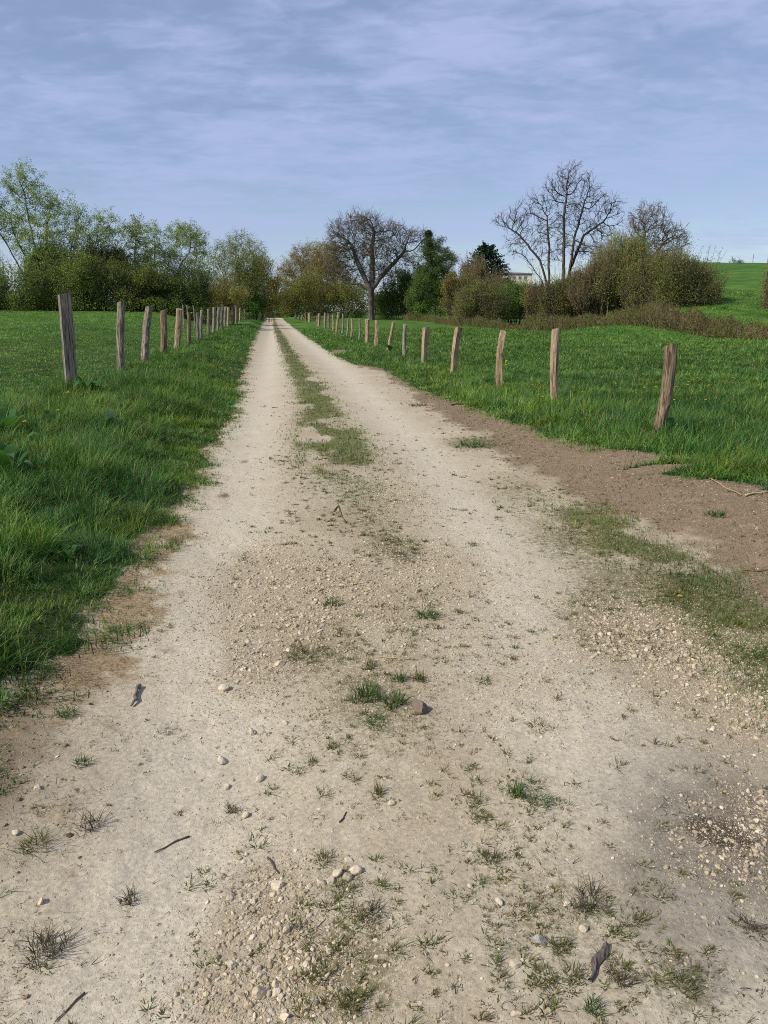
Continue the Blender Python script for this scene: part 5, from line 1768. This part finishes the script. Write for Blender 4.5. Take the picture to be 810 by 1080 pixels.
shrub('hedge_shrub', 'twiggy brown shrub in front of the smaller leafless tree', 58, [(672, 292, 24, 18), (700, 282, 22, 14), (655, 300, 20, 18)], leaves=4500, leaf=0.08, lcols=BROWN[:2] + OLIVE + MID[:1], seed=49, twigs=2600, bark=(0.17, 0.13, 0.085))
shrub('hedge_shrub', 'twiggy olive shrub between the bare tree and the willow shrub', 54, [(622, 306, 20, 22), (636, 292, 14, 18)], leaves=5000, leaf=0.08, lcols=OLIVE + BROWN[:2], seed=50, twigs=2400, bark=(0.15, 0.115, 0.075))
shrub('hedge_shrub', 'brownish shrub at the far right beside the hill', 49, [(824, 310, 17, 24), (815, 322, 10, 14), (838, 302, 18, 26)], leaves=6500, leaf=0.085, lcols=OLIVE + BROWN + MID[:1], seed=47, twigs=1700, bark=(0.12, 0.10, 0.085))
shrub('hill_bush', 'tiny dark bush alone just below the crest of the hill', 96, [(779.5, 285.5, 3.4, 2.6)], leaves=500, leaf=0.16, lcols=DARK, seed=48, stems=8, twigs=20, clump=0.12)
for i, (u, lab) in enumerate([(791, 'thin pale stake on the hill crest near the tiny bush'), (806.5, 'tall thin stake on the hill crest by the far right shrub')]):
    D = 100
    b = P(u, 300, D)
    zz = float(zfun(b[0], b[1]))
    post(D, b[0], b[1], u, (b[0], b[1], zz + 1.1), 0.07, M_WGREY, 'round', lab, 'stakes on the hill', name='fence_stake')


# bramble undergrowth along the foot of the hedgerow
def undergrowth():
    rg = np.random.default_rng(99)
    keys = [(425, 341, 92), (470, 345, 72), (520, 348, 62), (580, 352, 52), (640, 355, 46.5), (700, 358, 43), (760, 361, 40.5), (830, 364, 38.5), (900, 367, 36)]
    us = np.array([k[0] for k in keys])
    ds = np.array([k[2] for k in keys])
    cr = Acc()
    n = 26000
    u = us[0] + (us[-1] - us[0]) * rg.random(n) ** 0.9
    D0 = np.interp(u, us, ds)
    cl = fbm(u, D0 * 0, 0.06, 3, 7)
    hmax = (0.72 + 0.75 * cl + 0.3 * fbm(u, D0 * 0, 0.35, 2, 8)) * np.interp(u, [425, 520, 640, 760, 900], [0.7, 0.95, 0.95, 0.65, 0.7])
    D = D0 + rg.random(n) * 4.0
    x = (u - CX) / F * D * 1.0
    kk = D / (cp + sp * (CY - 350) / F)
    x = (u - CX) / F * kk
    z = zfun(x, D, False)
    hh = hmax * rg.random(n) ** 0.6
    c = np.stack([x, D, z + hh], -1)
    cols = np.array([(0.17, 0.115, 0.070), (0.135, 0.10, 0.052), (0.15, 0.145, 0.05), (0.095, 0.135, 0.036), (0.26, 0.20, 0.12)])
    zone = fbm(u, D0, 0.045, 2, 17)
    pick = np.where(rg.random(n) < 0.36 + 0.5 * np.clip(zone * 2.5, -1, 1), rg.choice(5, n, p=[.28, .30, .18, .10, .14]), rg.choice(5, n, p=[.15, .2, .3, .3, .05]))
    lc = cols[pick] * rg.uniform(0.7, 1.25, (n, 1))
    # stalks
    m = rg.random(n) < 0.42
    a = c[m].copy()
    a[:, 2] = z[m] - 0.05
    b = c[m] + np.stack([rg.normal(0, 0.2, m.sum()), rg.normal(0, 0.2, m.sum()), 0.25 * rg.random(m.sum())], -1)
    V, Fq = frusta(a, b, np.full(len(a), 0.012), np.full(len(a), 0.006), 3)
    cr.add(V, Fq, np.repeat(lc[m], 6, 0), 0)
    V, Fq = leaf_quads(c[~m], 0.10 * rg.uniform(0.6, 1.3, (~m).sum()), rg)
    cr.add(V, Fq, np.repeat(lc[~m], 4, 0), 1)
    o = cr.build('undergrowth', None, (0, 0, 0))
    tag(o, kind='stuff')


undergrowth()


# dark hedge bottom behind the left meadow
def left_hedge_bottom():
    rg = np.random.default_rng(98)
    n = 12000
    u = rg.uniform(-60, 275, n)
    D0 = np.interp(u, [-60, 215, 275], [54, 56, 95])
    D = D0 + rg.random(n) * 3
    kk = D / (cp + sp * (CY - 328) / F)
    x = (u - CX) / F * kk
    z = zfun(x, D, False)
    c = np.stack([x, D, z + (0.9 + 0.5 * fbm(u, u * 0, 0.08, 2, 3)) * rg.random(n) ** 0.7], -1)
    cols = np.array(DARK + OLIVE[:1])
    lc = cols[rg.integers(0, len(cols), n)] * rg.uniform(0.7, 1.2, (n, 1))
    cr = Acc()
    V, Fq = leaf_quads(c, 0.13 * rg.uniform(0.6, 1.3, n), rg)
    cr.add(V, Fq, np.repeat(lc, 4, 0), 1)
    o = cr.build('undergrowth', None, (0, 0, 0))
    tag(o, kind='stuff')


left_hedge_bottom()


# ------------------------------------------------------------------ house behind the hedge
def box(x0, x1, y0, y1, z0, z1):
    V = np.array([(x, y, z) for x in (x0, x1) for y in (y0, y1) for z in (z0, z1)], float)
    Fq = np.array([(0, 1, 3, 2), (4, 6, 7, 5), (0, 4, 5, 1), (2, 3, 7, 6), (0, 2, 6, 4), (1, 5, 7, 3)])
    return V, Fq


def house():
    D = 120.0
    a = P(532, 294, D)
    b = P(561, 294, D)
    top = P(545, 289.2, D)[2]
    z0 = float(zfun(a[0], D))
    root = empty('house', (a[0], D, z0))
    tag(root, 'pale house with a low grey roof, showing just above the hedgerow', 'house')
    W_ = b[0] - a[0]
    Hh = top - z0
    V, Fq = box(0, W_, 0, 8, -0.3, Hh)
    new_mesh('wall', V, [Fq], [plain('cream_render', (0.78, 0.68, 0.55), 0.9, 0.1, 1.5)], parent=root)
    V = np.array([(-0.2, -0.12, Hh + 0.003), (W_ + 0.2, -0.12, Hh + 0.003), (W_ + 0.2, 8.2, Hh + 0.003), (-0.2, 8.2, Hh + 0.003), (-0.2, -0.12, Hh + 0.12), (W_ + 0.2, -0.12, Hh + 0.12), (W_ + 0.2, 8.2, Hh + 0.12), (-0.2, 8.2, Hh + 0.12), (1.2, 4, Hh + 0.45), (W_ - 1.2, 4, Hh + 0.45)])
    new_mesh('roof', V, [np.array([(0, 3, 2, 1), (0, 1, 5, 4), (1, 2, 6, 5), (2, 3, 7, 6), (3, 0, 4, 7), (4, 5, 9, 8), (6, 7, 8, 9)]), np.array([(5, 6, 9), (7, 4, 8)])], [plain('grey_roofing', (0.16, 0.15, 0.16), 0.8, 0.2, 3)], parent=root)
    for i in range(4):
        x0 = 0.5 + i * (W_ - 1.6) / 3.2
        V, Fq = box(x0, x0 + 0.45, -0.03, 0.05, Hh - 0.75, Hh - 0.3)
        new_mesh('window', V, [Fq], [plain('window_glass', (0.20, 0.17, 0.15), 0.3, 0.5)], parent=root)


house()

# ------------------------------------------------------------------ light, sky, camera
SUN_AZ, SUN_EL = radians(-118), radians(42)      # azimuth from +Y, clockwise positive
sd_ = np.array((sin(SUN_AZ) * cos(SUN_EL), cos(SUN_AZ) * cos(SUN_EL), sin(SUN_EL)))
ld = bpy.data.lights.new('sun', 'SUN')
ld.energy = 5.0
ld.angle = radians(0.6)
ld.color = (1.0, 0.935, 0.82)
lo = bpy.data.objects.new('sun', ld)
COL.objects.link(lo)
from mathutils import Vector
lo.rotation_euler = Vector(-sd_).to_track_quat('-Z', 'Y').to_euler()
lo.location = (-30, -20, 40)

w = bpy.data.worlds.new('World')
scene.world = w
w.use_nodes = True
nt = w.node_tree
nt.nodes.clear()
out = nt.nodes.new('ShaderNodeOutputWorld')
bg = nt.nodes.new('ShaderNodeBackground')
sky = nt.nodes.new('ShaderNodeTexSky')
sky.sky_type = 'NISHITA'
sky.sun_disc = False
sky.sun_elevation = SUN_EL
sky.sun_rotation = SUN_AZ
sky.air_density = 1.0
sky.dust_density = 0.1
sky.ozone_density = 3.0
bg.inputs[1].default_value = 0.10
tc = nt.nodes.new('ShaderNodeTexCoord')
sx = nt.nodes.new('ShaderNodeSeparateXYZ')
nt.links.new(tc.outputs['Generated'], sx.inputs[0])


def wm(op, a, b):
    nd = nt.nodes.new('ShaderNodeMath')
    nd.operation = op
    for i, q in enumerate((a, b)):
        if isinstance(q, bpy.types.NodeSocket):
            nt.links.new(q, nd.inputs[i])
        else:
            nd.inputs[i].default_value = q
    return nd.outputs[0]


den = wm('ADD', wm('MAXIMUM', sx.outputs[2], 0.0), 0.10)
cb = nt.nodes.new('ShaderNodeCombineXYZ')
nt.links.new(wm('DIVIDE', sx.outputs[0], den), cb.inputs[0])
nt.links.new(wm('DIVIDE', sx.outputs[1], den), cb.inputs[1])


def wnoise(scale, detail, rough, dist, stretch):
    mp = nt.nodes.new('ShaderNodeMapping')
    mp.inputs['Scale'].default_value = stretch
    mp.inputs['Rotation'].default_value = (0, 0, radians(14))
    nt.links.new(cb.outputs[0], mp.inputs[0])
    nd = nt.nodes.new('ShaderNodeTexNoise')
    nd.inputs['Scale'].default_value = scale
    nd.inputs['Detail'].default_value = detail
    nd.inputs['Roughness'].default_value = rough
    nd.inputs['Distortion'].default_value = dist
    nt.links.new(mp.outputs[0], nd.inputs['Vector'])
    return nd.outputs[0]


n1 = wnoise(0.8, 3, 0.5, 0.3, (1, 1, 1))
n2_ = wnoise(2.6, 5, 0.55, 0.25, (0.8, 1.3, 1))
n3_ = wnoise(9.5, 5, 0.58, 0.5, (0.8, 1.2, 1))
cov = wm('ADD', wm('ADD', wm('MULTIPLY', n1, 0.52), wm('MULTIPLY', n2_, 0.34)), wm('MULTIPLY', n3_, 0.26))
mr = nt.nodes.new('ShaderNodeMapRange')
mr.interpolation_type = 'SMOOTHSTEP'
nt.links.new(cov, mr.inputs[0])
mr.inputs[1].default_value = 0.45
mr.inputs[2].default_value = 0.67
mr.inputs[3].default_value = 0.36
mr.inputs[4].default_value = 1.0
mx = nt.nodes.new('ShaderNodeMix')
mx.data_type = 'RGBA'
lowc = nt.nodes.new('ShaderNodeMapRange')
nt.links.new(sx.outputs[2], lowc.inputs[0])
lowc.inputs[1].default_value = 0.06
lowc.inputs[2].default_value = 0.34
lowc.inputs[3].default_value = 0.74
lowc.inputs[4].default_value = 1.0
nt.links.new(wm('MULTIPLY', mr.outputs[0], lowc.outputs[0]), mx.inputs[0])
nt.links.new(sky.outputs[0], mx.inputs[6])
mx.inputs[7].default_value = (4.25, 5.0, 7.7, 1)
nt.links.new(mx.outputs[2], bg.inputs[0])
nt.links.new(bg.outputs[0], out.inputs[0])

cam = bpy.data.cameras.new('camera')
cam.sensor_fit = 'VERTICAL'
cam.sensor_height = 36.0
cam.lens = F / PH * 36.0
cam.clip_start = 0.05
cam.clip_end = 4000
co = bpy.data.objects.new('camera', cam)
co.location = (0, 0, CAMZ)
co.rotation_euler = (pi / 2 - PITCH, 0, 0)
COL.objects.link(co)
scene.camera = co

vs = scene.view_settings
vs.view_transform = 'Standard'
vs.look = 'None'
vs.exposure = 0.06
vs.gamma = 1.0
vs.use_curve_mapping = False
scene.cycles.max_bounces = 8
scene.cycles.use_denoising = False
scene.cycles.filter_width = 1.0
scene.cycles.transparent_max_bounces = 4
